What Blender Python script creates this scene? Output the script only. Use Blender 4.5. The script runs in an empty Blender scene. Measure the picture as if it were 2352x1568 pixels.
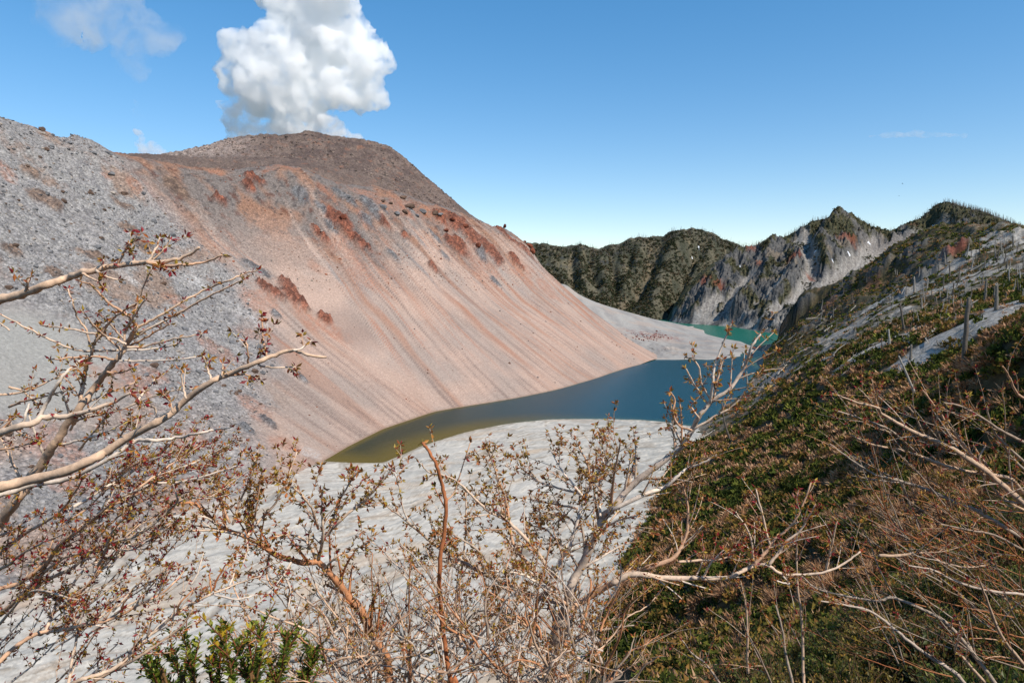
import bpy, bmesh, math, random
import numpy as np
from mathutils import Vector, Matrix

scene = bpy.context.scene
COL = scene.collection
rnd = random.Random(7)
nrg = np.random.default_rng(11)

# ---------------------------------------------------------------- camera, sky, sun, exposure
EYE = 150.0                                   # metres of the eye above the lake
FOC, CX, CY = 1560.0, 1176.0, 784.0           # focal length and centre of a 2352 x 1568 frame
PITCH = math.atan(144.0 / FOC)
cam_d = bpy.data.cameras.new('camera')
cam = bpy.data.objects.new('camera', cam_d)
COL.objects.link(cam)
cam.location = (0, 0, EYE)
cam.rotation_euler = (math.pi / 2 - PITCH, 0, 0)
cam_d.sensor_width = 36.0
cam_d.lens = 36.0 * FOC / 2352.0
cam_d.clip_start = 0.05
cam_d.clip_end = 30000.0
scene.camera = cam

SUN = Vector((0.51, -0.45, 0.74)).normalized()      # towards the sun
sun_el = math.asin(SUN.z)
sun_az = math.atan2(SUN.x, SUN.y)
world = bpy.data.worlds.new('World')
scene.world = world
world.use_nodes = True
wn = world.node_tree.nodes
wl = world.node_tree.links
wn.clear()
w_out = wn.new('ShaderNodeOutputWorld')
w_bg = wn.new('ShaderNodeBackground')
w_sky = wn.new('ShaderNodeTexSky')
w_sky.sky_type = 'NISHITA'
w_sky.sun_disc = False
w_sky.sun_elevation = sun_el
w_sky.sun_rotation = sun_az
w_sky.altitude = 900
w_sky.air_density = 1.0
w_sky.dust_density = 0.35
w_sky.ozone_density = 1.6
w_bg.inputs['Strength'].default_value = 0.15
w_hs = wn.new('ShaderNodeHueSaturation')
w_hs.inputs['Hue'].default_value = 0.503
w_hs.inputs['Saturation'].default_value = 1.4
w_hs.inputs['Value'].default_value = 1.22
wl.new(w_sky.outputs[0], w_hs.inputs['Color'])
w_gm = wn.new('ShaderNodeGamma')
w_gm.inputs['Gamma'].default_value = 0.78
wl.new(w_hs.outputs[0], w_gm.inputs['Color'])
wl.new(w_gm.outputs[0], w_bg.inputs['Color'])
wl.new(w_bg.outputs[0], w_out.inputs['Surface'])

sun_d = bpy.data.lights.new('sun', 'SUN')
sun_d.energy = 4.2
sun_d.angle = math.radians(0.53)
sun_d.color = (1.0, 0.94, 0.85)
sun_o = bpy.data.objects.new('sun', sun_d)
COL.objects.link(sun_o)
sun_o.rotation_euler = SUN.to_track_quat('Z', 'Y').to_euler()

scene.view_settings.view_transform = 'Standard'
scene.view_settings.look = 'None'
scene.view_settings.exposure = 0.42
scene.view_settings.gamma = 1.0
scene.view_settings.use_curve_mapping = False
scene.render.engine = 'CYCLES'
scene.cycles.max_bounces = 24
scene.cycles.diffuse_bounces = 3
scene.cycles.glossy_bounces = 2
scene.cycles.transmission_bounces = 3
scene.cycles.transparent_max_bounces = 8
scene.cycles.volume_bounces = 24
scene.cycles.volume_step_rate = 1.0
scene.cycles.volume_max_steps = 256
scene.cycles.use_denoising = True

# ---------------------------------------------------------------- helpers: rays, noise, interpolation, meshes
CP, SP = math.cos(PITCH), math.sin(PITCH)


def ray(u, v):
    """slopes dx/dy and dz/dy of the sight line through a point of the frame"""
    r = (u - CX) / FOC
    up = (CY - v) / FOC
    dy = CP + up * SP
    return r / dy, (-SP + up * CP) / dy


def W(u, v, Y):
    a, b = ray(u, v)
    return (a * Y, Y, EYE + b * Y)


def WZ(u, v, z=0.0):
    a, b = ray(u, v)
    Y = (z - EYE) / b
    return (a * Y, Y, z)


PERM = np.tile(np.random.default_rng(3).permutation(256), 3).astype(np.int32)
_ang = np.linspace(0, 2 * np.pi, 256, endpoint=False)
GX, GY = np.cos(_ang), np.sin(_ang)


def pn(x, y, seed=0):
    """gradient noise, about -1..1"""
    x = np.asarray(x, float) + seed * 17.31
    y = np.asarray(y, float) - seed * 9.77
    xi = np.floor(x).astype(np.int64); yi = np.floor(y).astype(np.int64)
    xf = x - xi; yf = y - yi
    xi &= 255; yi &= 255
    sx = xf * xf * xf * (xf * (xf * 6 - 15) + 10)
    sy = yf * yf * yf * (yf * (yf * 6 - 15) + 10)
    def g(ix, iy, fx, fy):
        h = PERM[(PERM[ix & 255] + (iy & 255)) & 511] & 255
        return GX[h] * fx + GY[h] * fy
    a = g(xi, yi, xf, yf); b = g(xi + 1, yi, xf - 1, yf)
    c = g(xi, yi + 1, xf, yf - 1); d = g(xi + 1, yi + 1, xf - 1, yf - 1)
    return 1.5 * ((a + sx * (b - a)) * (1 - sy) + (c + sx * (d - c)) * sy)


def fbm(x, y, o=4, seed=0, gain=0.5, lac=2.03):
    t = 0; a = 1.0; n = 0
    for i in range(o):
        t = t + a * pn(x, y, seed + i * 5); n += a
        a *= gain; x = x * lac; y = y * lac
    return t / n


def ridged(x, y, o=4, seed=0, gain=0.5, lac=2.07):
    t = 0; a = 1.0; n = 0
    for i in range(o):
        t = t + a * (1 - np.abs(pn(x, y, seed + i * 5)) * 1.6); n += a
        a *= gain; x = x * lac; y = y * lac
    return t / n


def ss(e0, e1, x):
    t = np.clip((x - e0) / (e1 - e0), 0, 1)
    return t * t * (3 - 2 * t)


def mix(a, b, t):
    t = np.asarray(t)
    if np.ndim(a) and np.shape(a)[-1] == 3 or np.ndim(b) and np.shape(b)[-1] == 3:
        t = t[..., None]
    return np.asarray(a) * (1 - t) + np.asarray(b) * t


def lin(r, g, b, k=1.0):
    """sRGB 0-255 as seen in full sun -> base colour"""
    c = np.array([r, g, b], float) / 255
    return np.where(c < 0.04045, c / 12.92, ((c + 0.055) / 1.055) ** 2.4) * k


class RBF:
    def __init__(self, pts, beta=1.5, smooth=0.0):
        p = np.array(pts, float)
        self.p = p[:, :2]; n = len(p); self.b = beta
        d = np.linalg.norm(self.p[:, None] - self.p[None], axis=2)
        A = np.zeros((n + 3, n + 3))
        A[:n, :n] = -(d ** beta) + np.eye(n) * (-smooth)
        A[:n, n] = 1; A[:n, n + 1:] = self.p / 1000.0
        A[n:, :n] = A[:n, n:].T
        self.w = np.linalg.solve(A, np.r_[p[:, 2], 0, 0, 0])

    def __call__(self, x, y):
        x = np.asarray(x, float); y = np.asarray(y, float)
        sh = x.shape; x = x.ravel(); y = y.ravel()
        out = np.empty(len(x)); n = len(self.p)
        for i in range(0, len(x), 20000):
            s = slice(i, i + 20000)
            d2 = (x[s, None] - self.p[None, :, 0]) ** 2 + (y[s, None] - self.p[None, :, 1]) ** 2
            out[s] = -(d2 ** (self.b / 2)) @ self.w[:n] + self.w[n] + (x[s] * self.w[n + 1] + y[s] * self.w[n + 2]) / 1000.0
        return out.reshape(sh)


def polydist(x, y, P):
    """signed distance (left of the line positive), arc length of the nearest point"""
    x = np.asarray(x, float); y = np.asarray(y, float)
    P = np.asarray(P, float)
    best = np.full(x.shape, 1e18); sg = np.ones(x.shape); arc = np.zeros(x.shape); L = 0
    for (ax, ay), (bx, by) in zip(P[:-1], P[1:]):
        ex, ey = bx - ax, by - ay
        l2 = ex * ex + ey * ey; l = math.sqrt(l2)
        t = np.clip(((x - ax) * ex + (y - ay) * ey) / l2, 0, 1)
        d2 = (x - ax - t * ex) ** 2 + (y - ay - t * ey) ** 2
        m = d2 < best
        best = np.where(m, d2, best)
        sg = np.where(m, np.sign(ex * (y - ay) - ey * (x - ax)), sg)
        arc = np.where(m, L + t * l, arc)
        L += l
    return np.sqrt(best) * sg, arc


def mesh_np(name, V, faces, col=None, extra=None, smooth=True):
    """V (n,3); faces = array (m,3) or (m,4) or a list of such arrays"""
    if isinstance(faces, np.ndarray):
        faces = [faces]
    faces = [f for f in faces if len(f)]
    me = bpy.data.meshes.new(name)
    me.vertices.add(len(V))
    me.vertices.foreach_set('co', np.ascontiguousarray(V, np.float32).ravel())
    nl = sum(f.size for f in faces); nf = sum(len(f) for f in faces)
    me.loops.add(nl); me.polygons.add(nf)
    me.loops.foreach_set('vertex_index', np.concatenate([f.ravel() for f in faces]).astype(np.int32))
    tot = np.concatenate([np.full(len(f), f.shape[1], np.int32) for f in faces])
    st = np.r_[0, np.cumsum(tot)[:-1]].astype(np.int32)
    me.polygons.foreach_set('loop_start', st)
    me.polygons.foreach_set('use_smooth', np.full(nf, smooth, bool))
    if col is not None:
        at = me.attributes.new('col', 'FLOAT_COLOR', 'POINT')
        c = np.ones((len(V), 4), np.float32); c[:, :3] = np.clip(col, 0.004, 1)
        at.data.foreach_set('color', c.ravel())
    for k, a in (extra or {}).items():
        at = me.attributes.new(k, 'FLOAT', 'POINT')
        at.data.foreach_set('value', np.asarray(a, np.float32).ravel())
    me.update(); me.validate()
    return me


def add(name, me, mat=None, parent=None, **props):
    o = bpy.data.objects.new(name, me)
    if me is not None and mat is not None and len(me.materials) == 0:
        me.materials.append(mat)
    COL.objects.link(o)
    if parent is not None:
        o.parent = parent
    for k, v in props.items():
        o[k] = v
    return o


def empty(name, loc, **props):
    o = bpy.data.objects.new(name, None)
    o.location = loc
    o.empty_display_size = 0.3
    COL.objects.link(o)
    for k, v in props.items():
        o[k] = v
    return o


def grid_faces(nc, nr):
    i = np.arange(nc - 1)[:, None] * nr + np.arange(nr - 1)[None]
    i = i.ravel()
    return np.stack([i, i + nr, i + nr + 1, i + 1], 1)


def project(x, y, z):
    dz = z - EYE
    f = y * CP - dz * SP
    return CX + FOC * x / f, CY - FOC * (y * SP + dz * CP) / f


# ---------------------------------------------------------------- materials
def new_mat(name):
    m = bpy.data.materials.new(name)
    m.use_nodes = True
    nt = m.node_tree
    nt.nodes.clear()
    out = nt.nodes.new('ShaderNodeOutputMaterial')
    return m, nt, out


def node(nt, t, ins=None, **kw):
    n = nt.nodes.new(t)
    for k, v in kw.items():
        setattr(n, k, v)
    for k, v in (ins or {}).items():
        if hasattr(v, 'is_linked') or isinstance(v, bpy.types.NodeSocket):
            nt.links.new(v, n.inputs[k])
        else:
            n.inputs[k].default_value = v
    return n


def ground_mat(name, scale=0.6, amount=0.35, bump=0.4, bscale=0.5, rough=0.95, bdist=0.3, speck=0.0, sscale=0.5):
    """vertex base colour with grain, dark and pale stones where the attribute 'rock' says so, and fine relief"""
    m, nt, out = new_mat(name)
    at = node(nt, 'ShaderNodeAttribute', attribute_name='col')
    tc = node(nt, 'ShaderNodeTexCoord')
    n1 = node(nt, 'ShaderNodeTexNoise', {'Vector': tc.outputs['Object'], 'Scale': scale, 'Detail': 6.0, 'Roughness': 0.72})
    mr = node(nt, 'ShaderNodeMapRange', {'Value': n1.outputs[0], 'From Min': 0.34, 'From Max': 0.66, 'To Min': 1 - amount, 'To Max': 1 + amount})
    mx = node(nt, 'ShaderNodeVectorMath', {0: at.outputs['Color'], 1: mr.outputs[0]}, operation='MULTIPLY')
    n2 = node(nt, 'ShaderNodeTexNoise', {'Vector': tc.outputs['Object'], 'Scale': bscale, 'Detail': 6.0, 'Roughness': 0.7})
    h = n2.outputs[0]
    if speck > 0:
        rk = node(nt, 'ShaderNodeAttribute', attribute_name='rock')
        n3 = node(nt, 'ShaderNodeTexVoronoi', {'Vector': tc.outputs['Object'], 'Scale': sscale, 'Randomness': 1.0}, feature='F1')
        rv = node(nt, 'ShaderNodeMapRange', {'Value': n3.outputs['Color'], 'From Min': 0.0, 'From Max': 1.0, 'To Min': 1 - speck, 'To Max': 1 + speck * 0.8})
        r2 = node(nt, 'ShaderNodeMapRange', {'Value': n3.outputs['Distance'], 'From Min': 0.25, 'From Max': 0.75, 'To Min': 1.28, 'To Max': 1 - speck * 0.4})
        pr = node(nt, 'ShaderNodeMath', {0: rv.outputs[0], 1: r2.outputs[0]}, operation='MULTIPLY')
        pm = node(nt, 'ShaderNodeMix', {'Factor': rk.outputs['Fac'], 2: 1.0, 3: pr.outputs[0]})
        mx = node(nt, 'ShaderNodeVectorMath', {0: mx.outputs[0], 1: pm.outputs[0]}, operation='MULTIPLY')
        hs = node(nt, 'ShaderNodeMath', {0: n3.outputs['Distance'], 1: rk.outputs['Fac']}, operation='MULTIPLY')
        h = node(nt, 'ShaderNodeMath', {0: h, 1: hs.outputs[0]}, operation='SUBTRACT').outputs[0]
    bp = node(nt, 'ShaderNodeBump', {'Height': h, 'Strength': bump, 'Distance': bdist})
    bs = node(nt, 'ShaderNodeBsdfPrincipled', {'Base Color': mx.outputs[0], 'Roughness': rough, 'Normal': bp.outputs[0], 'Specular IOR Level': 0.15})
    nt.links.new(bs.outputs[0], out.inputs[0])
    return m


def leaf_mat(name, rough=0.55, transl=0.25, spec=0.3):
    m, nt, out = new_mat(name)
    at = node(nt, 'ShaderNodeAttribute', attribute_name='col')
    bs = node(nt, 'ShaderNodeBsdfPrincipled', {'Base Color': at.outputs['Color'], 'Roughness': rough, 'Specular IOR Level': spec})
    tr = node(nt, 'ShaderNodeBsdfTranslucent', {'Color': at.outputs['Color']})
    mx = node(nt, 'ShaderNodeMixShader', {'Fac': transl, 1: bs.outputs[0], 2: tr.outputs[0]})
    nt.links.new(mx.outputs[0], out.inputs[0])
    return m


def bark_mat(name, rough=0.85, sc=60.0, amt=0.3, bump=0.3):
    m, nt, out = new_mat(name)
    at = node(nt, 'ShaderNodeAttribute', attribute_name='col')
    tc = node(nt, 'ShaderNodeTexCoord')
    n1 = node(nt, 'ShaderNodeTexNoise', {'Vector': tc.outputs['Object'], 'Scale': sc, 'Detail': 4.0, 'Roughness': 0.65})
    mr = node(nt, 'ShaderNodeMapRange', {'Value': n1.outputs[0], 'From Min': 0.3, 'From Max': 0.7, 'To Min': 1 - amt, 'To Max': 1 + amt})
    mx = node(nt, 'ShaderNodeVectorMath', {0: at.outputs['Color'], 1: mr.outputs[0]}, operation='MULTIPLY')
    bp = node(nt, 'ShaderNodeBump', {'Height': n1.outputs[0], 'Strength': bump, 'Distance': 0.2 / sc})
    bs = node(nt, 'ShaderNodeBsdfPrincipled', {'Base Color': mx.outputs[0], 'Roughness': rough, 'Normal': bp.outputs[0], 'Specular IOR Level': 0.2})
    nt.links.new(bs.outputs[0], out.inputs[0])
    return m


M_TALUS = ground_mat('volcanic_talus', 0.45, 0.20, 0.9, 0.35, bdist=1.6, speck=0.38, sscale=0.42)
M_ASH = ground_mat('pale_ash', 0.35, 0.13, 0.5, 0.5, bdist=0.5)
M_CLIFF = ground_mat('weathered_cliff', 0.14, 0.42, 1.0, 0.12, bdist=6.0)
M_SOIL = ground_mat('hillside_soil', 0.3, 0.4, 0.9, 0.3, bdist=1.2)
M_ROCK = ground_mat('rough_rock', 0.9, 0.3, 0.7, 0.9, bdist=0.3)
M_LEAF = leaf_mat('leaf', 0.5, 0.4, 0.35)
M_FARLEAF = leaf_mat('far_foliage', 0.8, 0.25, 0.1)
M_BARK = bark_mat('pale_bark')
M_DEAD = bark_mat('weathered_dead_wood', 0.9, 1.5, 0.35, 0.4)

# ---------------------------------------------------------------- terrain: the lava dome
KALB = 0.60          # from a colour seen in full sun to the base colour
def c(r, g, b, k=1.0):
    return lin(r, g, b, KALB * k) * np.array((1.02, 1.0, 0.95))


SHORE_D = [(-420, 1560), (-260, 1500), (0, 1400), (176, 1310), (316, 1235), (440, 1186), (633, 1115), (745, 1057), (800, 1025),
           (880, 985), (1000, 945), (1100, 928), (1230, 905), (1330, 880), (1405, 856), (1440, 845), (1520, 820)]
BASE_D = [WZ(u, v)[:2] for u, v in SHORE_D] + [(330, 1400), (330, 1560), (270, 1750), (150, 1950), (0, 2150)]


def prof(d):
    d = np.asarray(d, float)
    return np.where(d < 0, 0.45 * d, d * (0.58 + 0.15 * ss(0, 480, d)))


def solve(u, v, P, pf, lo=150, hi=2600):
    a, b = ray(u, v)
    Y = np.linspace(lo, hi, 2400)
    d, _ = polydist(a * Y, Y, P)
    f = EYE + b * Y - pf(d)
    k = np.where((f[:-1] > 0) & (f[1:] <= 0))[0]
    if len(k) == 0:
        return None
    k = k[0]
    return Y[k] + (Y[k + 1] - Y[k]) * f[k] / (f[k] - f[k + 1])


pts = []
for (x, y) in BASE_D:
    pts.append((x, y, 0.0))
CREST_L = [(-420, 190), (-260, 215), (-120, 245), (0, 268), (45, 285), (100, 305), (135, 321), (170, 315), (215, 326), (255, 350), (290, 356), (350, 366),
           (400, 373), (500, 388), (560, 384), (620, 379), (680, 385), (760, 410), (850, 427), (930, 450), (1000, 472), (1060, 495), (1110, 514)]
RIM = []
Yp = 850
for (u, v) in CREST_L:
    Y = solve(u, v, BASE_D, prof)
    if Y is None or Y > 1560:
        Y = min(Yp + 40, 1560)
    if u > 150:
        Y = max(Y, Yp)
    Yp = Y
    RIM.append((u, v, Y))
for (u, v, Y) in RIM + [(1145, 518, 1560), (1168, 528, 1560), (1195, 548, 1550), (1215, 566, 1540), (1228, 592, 1525), (1265, 640, 1500), (1345, 702, 1440), (1420, 762, 1375), (1475, 797, 1325)]:
    x, y, z = W(u, v, Y)
    pts.append((x, y, z))
    a = x / y
    if u < 1120:
        pts.append((a * (Y + 70), Y + 70, z - 34))
        pts.append((a * (Y + 300), Y + 300, z - 190))
    else:
        k = (u - 1120) / 400
        pts.append(((a + 0.012) * (Y + 60), Y + 60, z - 30))
        pts.append(((a + 0.02) * (Y + 200), Y + 200, z - 130 if u < 1260 else z * 0.2 - 20))
crest_v = lambda u: np.interp(u, [p[0] for p in RIM] + [1145, 1228, 1345, 1475, 1520], [p[1] for p in RIM] + [518, 592, 702, 797, 820])
shore_v = lambda u: np.interp(u, [p[0] for p in SHORE_D], [p[1] for p in SHORE_D])
for u in range(-360, 1480, 95):
    top, bot = float(crest_v(u)), float(shore_v(u))
    n = max(1, int((bot - top) / 105))
    for i in range(1, n + 1):
        v = top + (bot - top) * (i + 0.2) / (n + 1)
        Y = solve(u, v, BASE_D, prof)
        if Y:
            pts.append(W(u, v, Y))
for (x, y) in BASE_D[:17]:
    pts.append((x + 45, y - 28, -22.0))
    pts.append((x + 130, y - 80, -40.0))
f_dome0 = RBF(pts, 1.45, 0.5)


def hit(f, u, v, lo=120, hi=3500, n=1600):
    """where the sight line through (u, v) meets the ground f"""
    a, b = ray(u, v)
    Y = np.geomspace(lo, hi, n)
    g = EYE + b * Y - f(a * Y, Y)
    k = np.where((g[:-1] > 0) & (g[1:] <= 0))[0]
    k = k[0] if len(k) else int(np.argmin(np.abs(g)))
    return np.array((a * Y[k], Y[k], EYE + b * Y[k]))


def blob(x, y, p, rx, ry, ang=0.0):
    """soft patch of half widths rx (along) ry (across), turned by ang"""
    dx, dy = x - p[0], y - p[1]
    ca, sa = math.cos(ang), math.sin(ang)
    e = (dx * ca + dy * sa) / rx
    f = (-dx * sa + dy * ca) / ry
    return np.exp(-(e * e + f * f))


FALL = math.atan2(0.52, -0.85)          # up-slope direction on the talus


def patches(x, y, f, L, warp=0.5):
    """L: (u, v, half width px, half height px); patches stretched along the fall line, ragged edge"""
    t = np.zeros_like(x)
    wv = fbm(x / 34, y / 34, 5, 31, 0.6) * 1.3
    wx = 30 * fbm(x / 55, y / 55, 4, 32, 0.6); wy = 30 * fbm(x / 55, y / 55, 4, 33, 0.6)
    for (u, v, ru, rv) in L:
        p = hit(f, u, v)
        k = p[1] / FOC
        k2 = min(1.0, ru * k / 30); b = blob(x + wx * k2, y + wy * k2, p, max(rv * k * 1.9, 4), max(ru * k * 0.85, 4), FALL)
        t = np.maximum(t, b)
    return ss(0.25, 0.75, t + wv * warp * ss(0.02, 0.3, t))


RED_ROCK = [(785, 510, 28, 26), (806, 540, 22, 18), (735, 535, 10, 16), (665, 672, 30, 22), (615, 660, 34, 20), (1050, 515, 42, 24), (1085, 540, 40, 20), (1015, 500, 20, 12),
            (1120, 575, 40, 16), (1165, 545, 26, 18), (1205, 572, 14, 14), (1215, 585, 12, 12), (1145, 530, 16, 10), (1050, 560, 34, 14), (998, 622, 14, 9), (510, 466, 18, 7),
            (585, 410, 28, 8), (570, 430, 25, 8), (750, 735, 18, 12), (690, 690, 16, 14), (1180, 600, 30, 10), (930, 545, 14, 9), (835, 560, 10, 14), (880, 505, 16, 10)]
ORANGE = [(800, 585, 30, 40), (835, 640, 26, 30), (740, 545, 14, 26), (600, 690, 50, 20), (700, 720, 30, 30), (760, 760, 36, 26), (930, 470, 90, 16), (830, 440, 60, 12),
          (1000, 490, 70, 22), (620, 384, 40, 6), (660, 383, 30, 6), (1190, 615, 50, 20), (1260, 665, 40, 16), (245, 400, 12, 8), (310, 428, 26, 12), (20, 400, 20, 20), (500, 395, 30, 6),
          (730, 620, 26, 16), (500, 800, 60, 26), (400, 690, 34, 16), (300, 860, 90, 30), (120, 1010, 90, 50), (580, 930, 40, 34), (560, 760, 40, 18), (90, 300, 34, 6), (640, 1010, 40, 16),
          (1100, 600, 60, 24), (890, 470, 40, 12), (420, 1010, 60, 24), (180, 1120, 60, 26)]
WHITE = [(430, 632, 46, 16), (350, 612, 36, 9), (560, 712, 40, 12), (600, 735, 30, 8), (520, 690, 34, 9), (300, 655, 50, 9), (700, 1035, 30, 10)]
GREYROCK = [(735, 470, 12, 10), (850, 470, 30, 16), (800, 455, 18, 12), (880, 480, 10, 10), (775, 440, 14, 10), (940, 480, 12, 8), (570, 985, 26, 12), (620, 970, 18, 12), (640, 720, 16, 10), (1000, 540, 14, 10),
            (905, 585, 16, 12), (1110, 590, 16, 8), (590, 620, 30, 14), (840, 500, 20, 14), (760, 520, 10, 12), (700, 440, 30, 14), (1140, 650, 20, 8), (690, 870, 14, 12), (1020, 590, 14, 10)]
BROWNROCK = [(400, 420, 34, 22), (60, 380, 26, 8), (110, 460, 40, 12), (280, 470, 30, 12), (200, 580, 40, 10), (330, 560, 30, 12), (120, 620, 26, 12), (300, 530, 34, 10), (30, 560, 26, 10)]

dome_cells = {}


def dome_fields(x, y):
    d, s = polydist(x, y, BASE_D)
    z0 = f_dome0(x, y)
    left = 1 - ss(-0.03, 0.09, x / y + 0.30 - 0.10 * ss(900, 400, y) + 0.02 * pn(x / 60, y / 60, 4))      # the grey rubble flank
    flankline = [WZ(600, 1110)[:2], hit(f_dome0, 640, 800)[:2], hit(f_dome0, 560, 640)[:2], hit(f_dome0, 430, 520)[:2], hit(f_dome0, 300, 385)[:2]]
    dl, _ = polydist(x, y, flankline)
    left = ss(-28, 34, dl + 22 * fbm(x / 50, y / 50, 3, 9))
    return d, s, z0, left


def f_dome_full(x, y, fine=True):
    d, s, z0, left = dome_fields(x, y)
    rr = patches(x, y, f_dome0, RED_ROCK, 0.45)
    gr = patches(x, y, f_dome0, GREYROCK, 0.45)
    br = patches(x, y, f_dome0, BROWNROCK, 0.45)
    up = ss(140, 330, d) * (1 - left)
    land = ss(-2, 25, d)
    z = z0 + land * (7 * fbm(x / 130, y / 130, 3, 2) * ss(20, 160, d))
    # ribs and rills that run down the talus
    rib = ridged(s / 34 + 0.12 * pn(d / 60, s / 60, 3), d / 420, 3, 5) - 0.5
    rill = ridged(s / 9 + 0.2 * pn(d / 40, s / 40, 4), d / 260, 2, 8) - 0.5
    z = z + land * (1 - left) * (3.2 * rib * ss(10, 150, d) + 0.9 * rill * ss(8, 60, d))
    # outcrops stand proud, broken by joints
    jag = ridged(x / 22, y / 22, 5, 12, 0.6) - 0.35 + 0.45 * (ridged(x / 8, y / 8, 3, 14, 0.6) - 0.5)
    z = z + rr * (12 * jag + 2.5) + gr * (6 * jag + 0.5) + br * (5 * jag + 0.5)
    z = z + up * 4.2 * np.maximum(fbm(x / 14, y / 14, 4, 22, 0.62), 0) * (0.4 + 0.6 * ss(-0.1, 0.4, fbm(x / 90, y / 90, 2, 6)))
    # rubble of the grey flank
    rub = fbm(x / 11, y / 11, 5, 40, 0.68)
    rough = 0.35 + 0.65 * ss(-0.25, 0.25, fbm(x / 120, y / 120, 3, 44))
    sm = blob(x, y, hit(f_dome0, 60, 830), 55, 60)
    z = z + left * land * (1 - 0.85 * ss(0.2, 0.6, sm)) * (5.2 * rub * rough + 6.0 * fbm(x / 48, y / 48, 4, 47, 0.55))
    return z, d, s, left, rr, gr, br, up, sm


def dome_color(x, y, z, d, s, left, rr, gr, br, up, sm):
    orange = patches(x, y, f_dome0, ORANGE, 0.5)
    white = patches(x, y, f_dome0, WHITE, 0.6)
    n1 = fbm(x / 90, y / 90, 4, 51); n2 = fbm(x / 9, y / 9, 4, 52, 0.65); n3 = fbm(x / 3.0, y / 3.0, 3, 53, 0.7)
    st1 = fbm(s / 26 + 0.15 * pn(d / 50, s / 50, 3), d / 420, 4, 55, 0.6)
    st2 = fbm(s / 8, d / 320, 4, 58, 0.65)
    st3 = fbm(s / 3.0, d / 120, 3, 59, 0.65)
    C = mix(c(210, 181, 166), c(190, 171, 161), ss(-0.3, 0.3, n1))
    C = mix(C, c(190, 142, 118), ss(0.0, 0.42, st1 + 0.12 * n1) * (0.55 + 0.35 * ss(80, 220, d)))
    C = mix(C, c(192, 128, 100), ss(0.16, 0.42, st2 + 0.3 * st1) * 0.75 * ss(15, 150, d))
    C = mix(C, c(150, 130, 122), ss(0.08, 0.42, -st2 + 0.3 * st3) * 0.8)
    C = mix(C, c(132, 108, 98), ss(0.25, 0.5, fbm(s / 5.0, d / 220, 3, 68, 0.6)) * 0.55)
    C = mix(C, c(150, 150, 152), ss(0.18, 0.4, fbm(s / 16, d / 150, 3, 66)) * ss(150, 260, d) * 0.7)
    C = C * (1 + 0.16 * st3)[..., None]
    # upper mixed band
    U = mix(c(170, 132, 112), c(140, 130, 126), ss(-0.3, 0.15, n1 + 0.6 * fbm(x / 30, y / 30, 3, 61)))
    U = mix(U, c(180, 122, 98), ss(0.15, 0.45, fbm(s / 20, d / 90, 4, 63)) * 0.7)
    U = mix(U, c(84, 78, 80), ss(0.08, 0.4, n2) * 0.8)
    U = mix(U, c(110, 70, 58), ss(0.15, 0.4, fbm(x / 16, y / 16, 4, 67, 0.6)) * 0.7)
    upm = up * ss(-0.4, 0.3, st1 + (d - 300) / 220)
    C = mix(C, U, upm)
    # grey flank
    G = mix(c(176, 173, 172), c(146, 144, 146), ss(-0.3, 0.35, n2))
    G = mix(G, c(196, 192, 192), ss(0.22, 0.5, fbm(x / 35, y / 35, 4, 71)) * 0.5)
    G = mix(G, c(164, 138, 122), ss(0.12, 0.4, fbm(x / 75, y / 75, 4, 72) + 0.25 * n2) * 0.8)
    G = mix(G, c(186, 160, 145), ss(420, 620, 1000 - y) * ss(-0.2, 0.25, fbm(x / 60, y / 60, 3, 77)) * 0.75)
    G = G * (1 + 0.34 * n3 + 0.12 * n2)[..., None]
    C = mix(C, G, left * 0.96)
    C = mix(C, c(180, 178, 174), ss(0.2, 0.6, sm) * 0.9)
    C = mix(C, mix(c(196, 128, 98), c(180, 150, 134), ss(-0.1, 0.4, n2)), orange * (0.15 + 0.5 * ss(-0.3, 0.3, n2 + 0.4 * st3)))
    C = mix(C, c(218, 215, 214), white * ss(-0.3, 0.4, n2 + 0.1 + 0.5 * n3) * 0.7)
    j = ss(-0.3, 0.4, fbm(x / 7, y / 7, 4, 81, 0.7))
    C = mix(C, mix(c(100, 62, 52), c(182, 114, 90), j), rr * 0.92)
    C = mix(C, mix(c(92, 94, 100), c(150, 152, 156), j), gr * 0.85)
    C = mix(C, mix(c(98, 78, 68), c(168, 138, 118), j), br * 0.8)
    # damp fringe at the water
    C = mix(C, c(168, 140, 122), ss(9, 1, d) * ss(1.6, 0.2, z) * 0.7)
    return C


def polar(f_y0, f_y1, a0, a1, nc, nr, power=1.0):
    a = np.linspace(a0, a1, nc)
    t = np.linspace(0, 1, nr) ** power
    y0 = f_y0(a); y1 = f_y1(a)
    Y = y0[:, None] + (y1 - y0)[:, None] * t[None]
    X = a[:, None] * Y
    return X, Y


ba = np.array([p[0] / p[1] for p in BASE_D[:17]]); by = np.array([p[1] for p in BASE_D[:17]])
ra = np.array([W(u, v, Y)[0] / Y for u, v, Y in RIM]); ry = np.array([p[2] for p in RIM])
ra = np.r_[ra, 0.03, 0.11, 0.22]; ry = np.r_[ry, 1560, 1450, 1330]
X, Y = polar(lambda a: np.interp(a, ba, by) - 14, lambda a: np.interp(a, ra, ry) + 160, -0.98, 0.232, 520, 390, 1.12)
fld = f_dome_full(X, Y)
Z = fld[0]
C = dome_color(X, Y, *fld)
Vd = np.stack([X, Y, Z], -1).reshape(-1, 3)
DOME = (X, Y, Z, fld)
left_a = fld[3]
add('lava_dome_slope', mesh_np('lava_dome_slope', Vd, grid_faces(520, 390), C.reshape(-1, 3), {'rock': np.clip(0.08 + left_a * 0.9 * (1 - ss(0.15, 0.5, fld[8])) + 0.7 * fld[7] + fld[4] + fld[5], 0, 1)}), M_TALUS, kind='structure')


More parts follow.
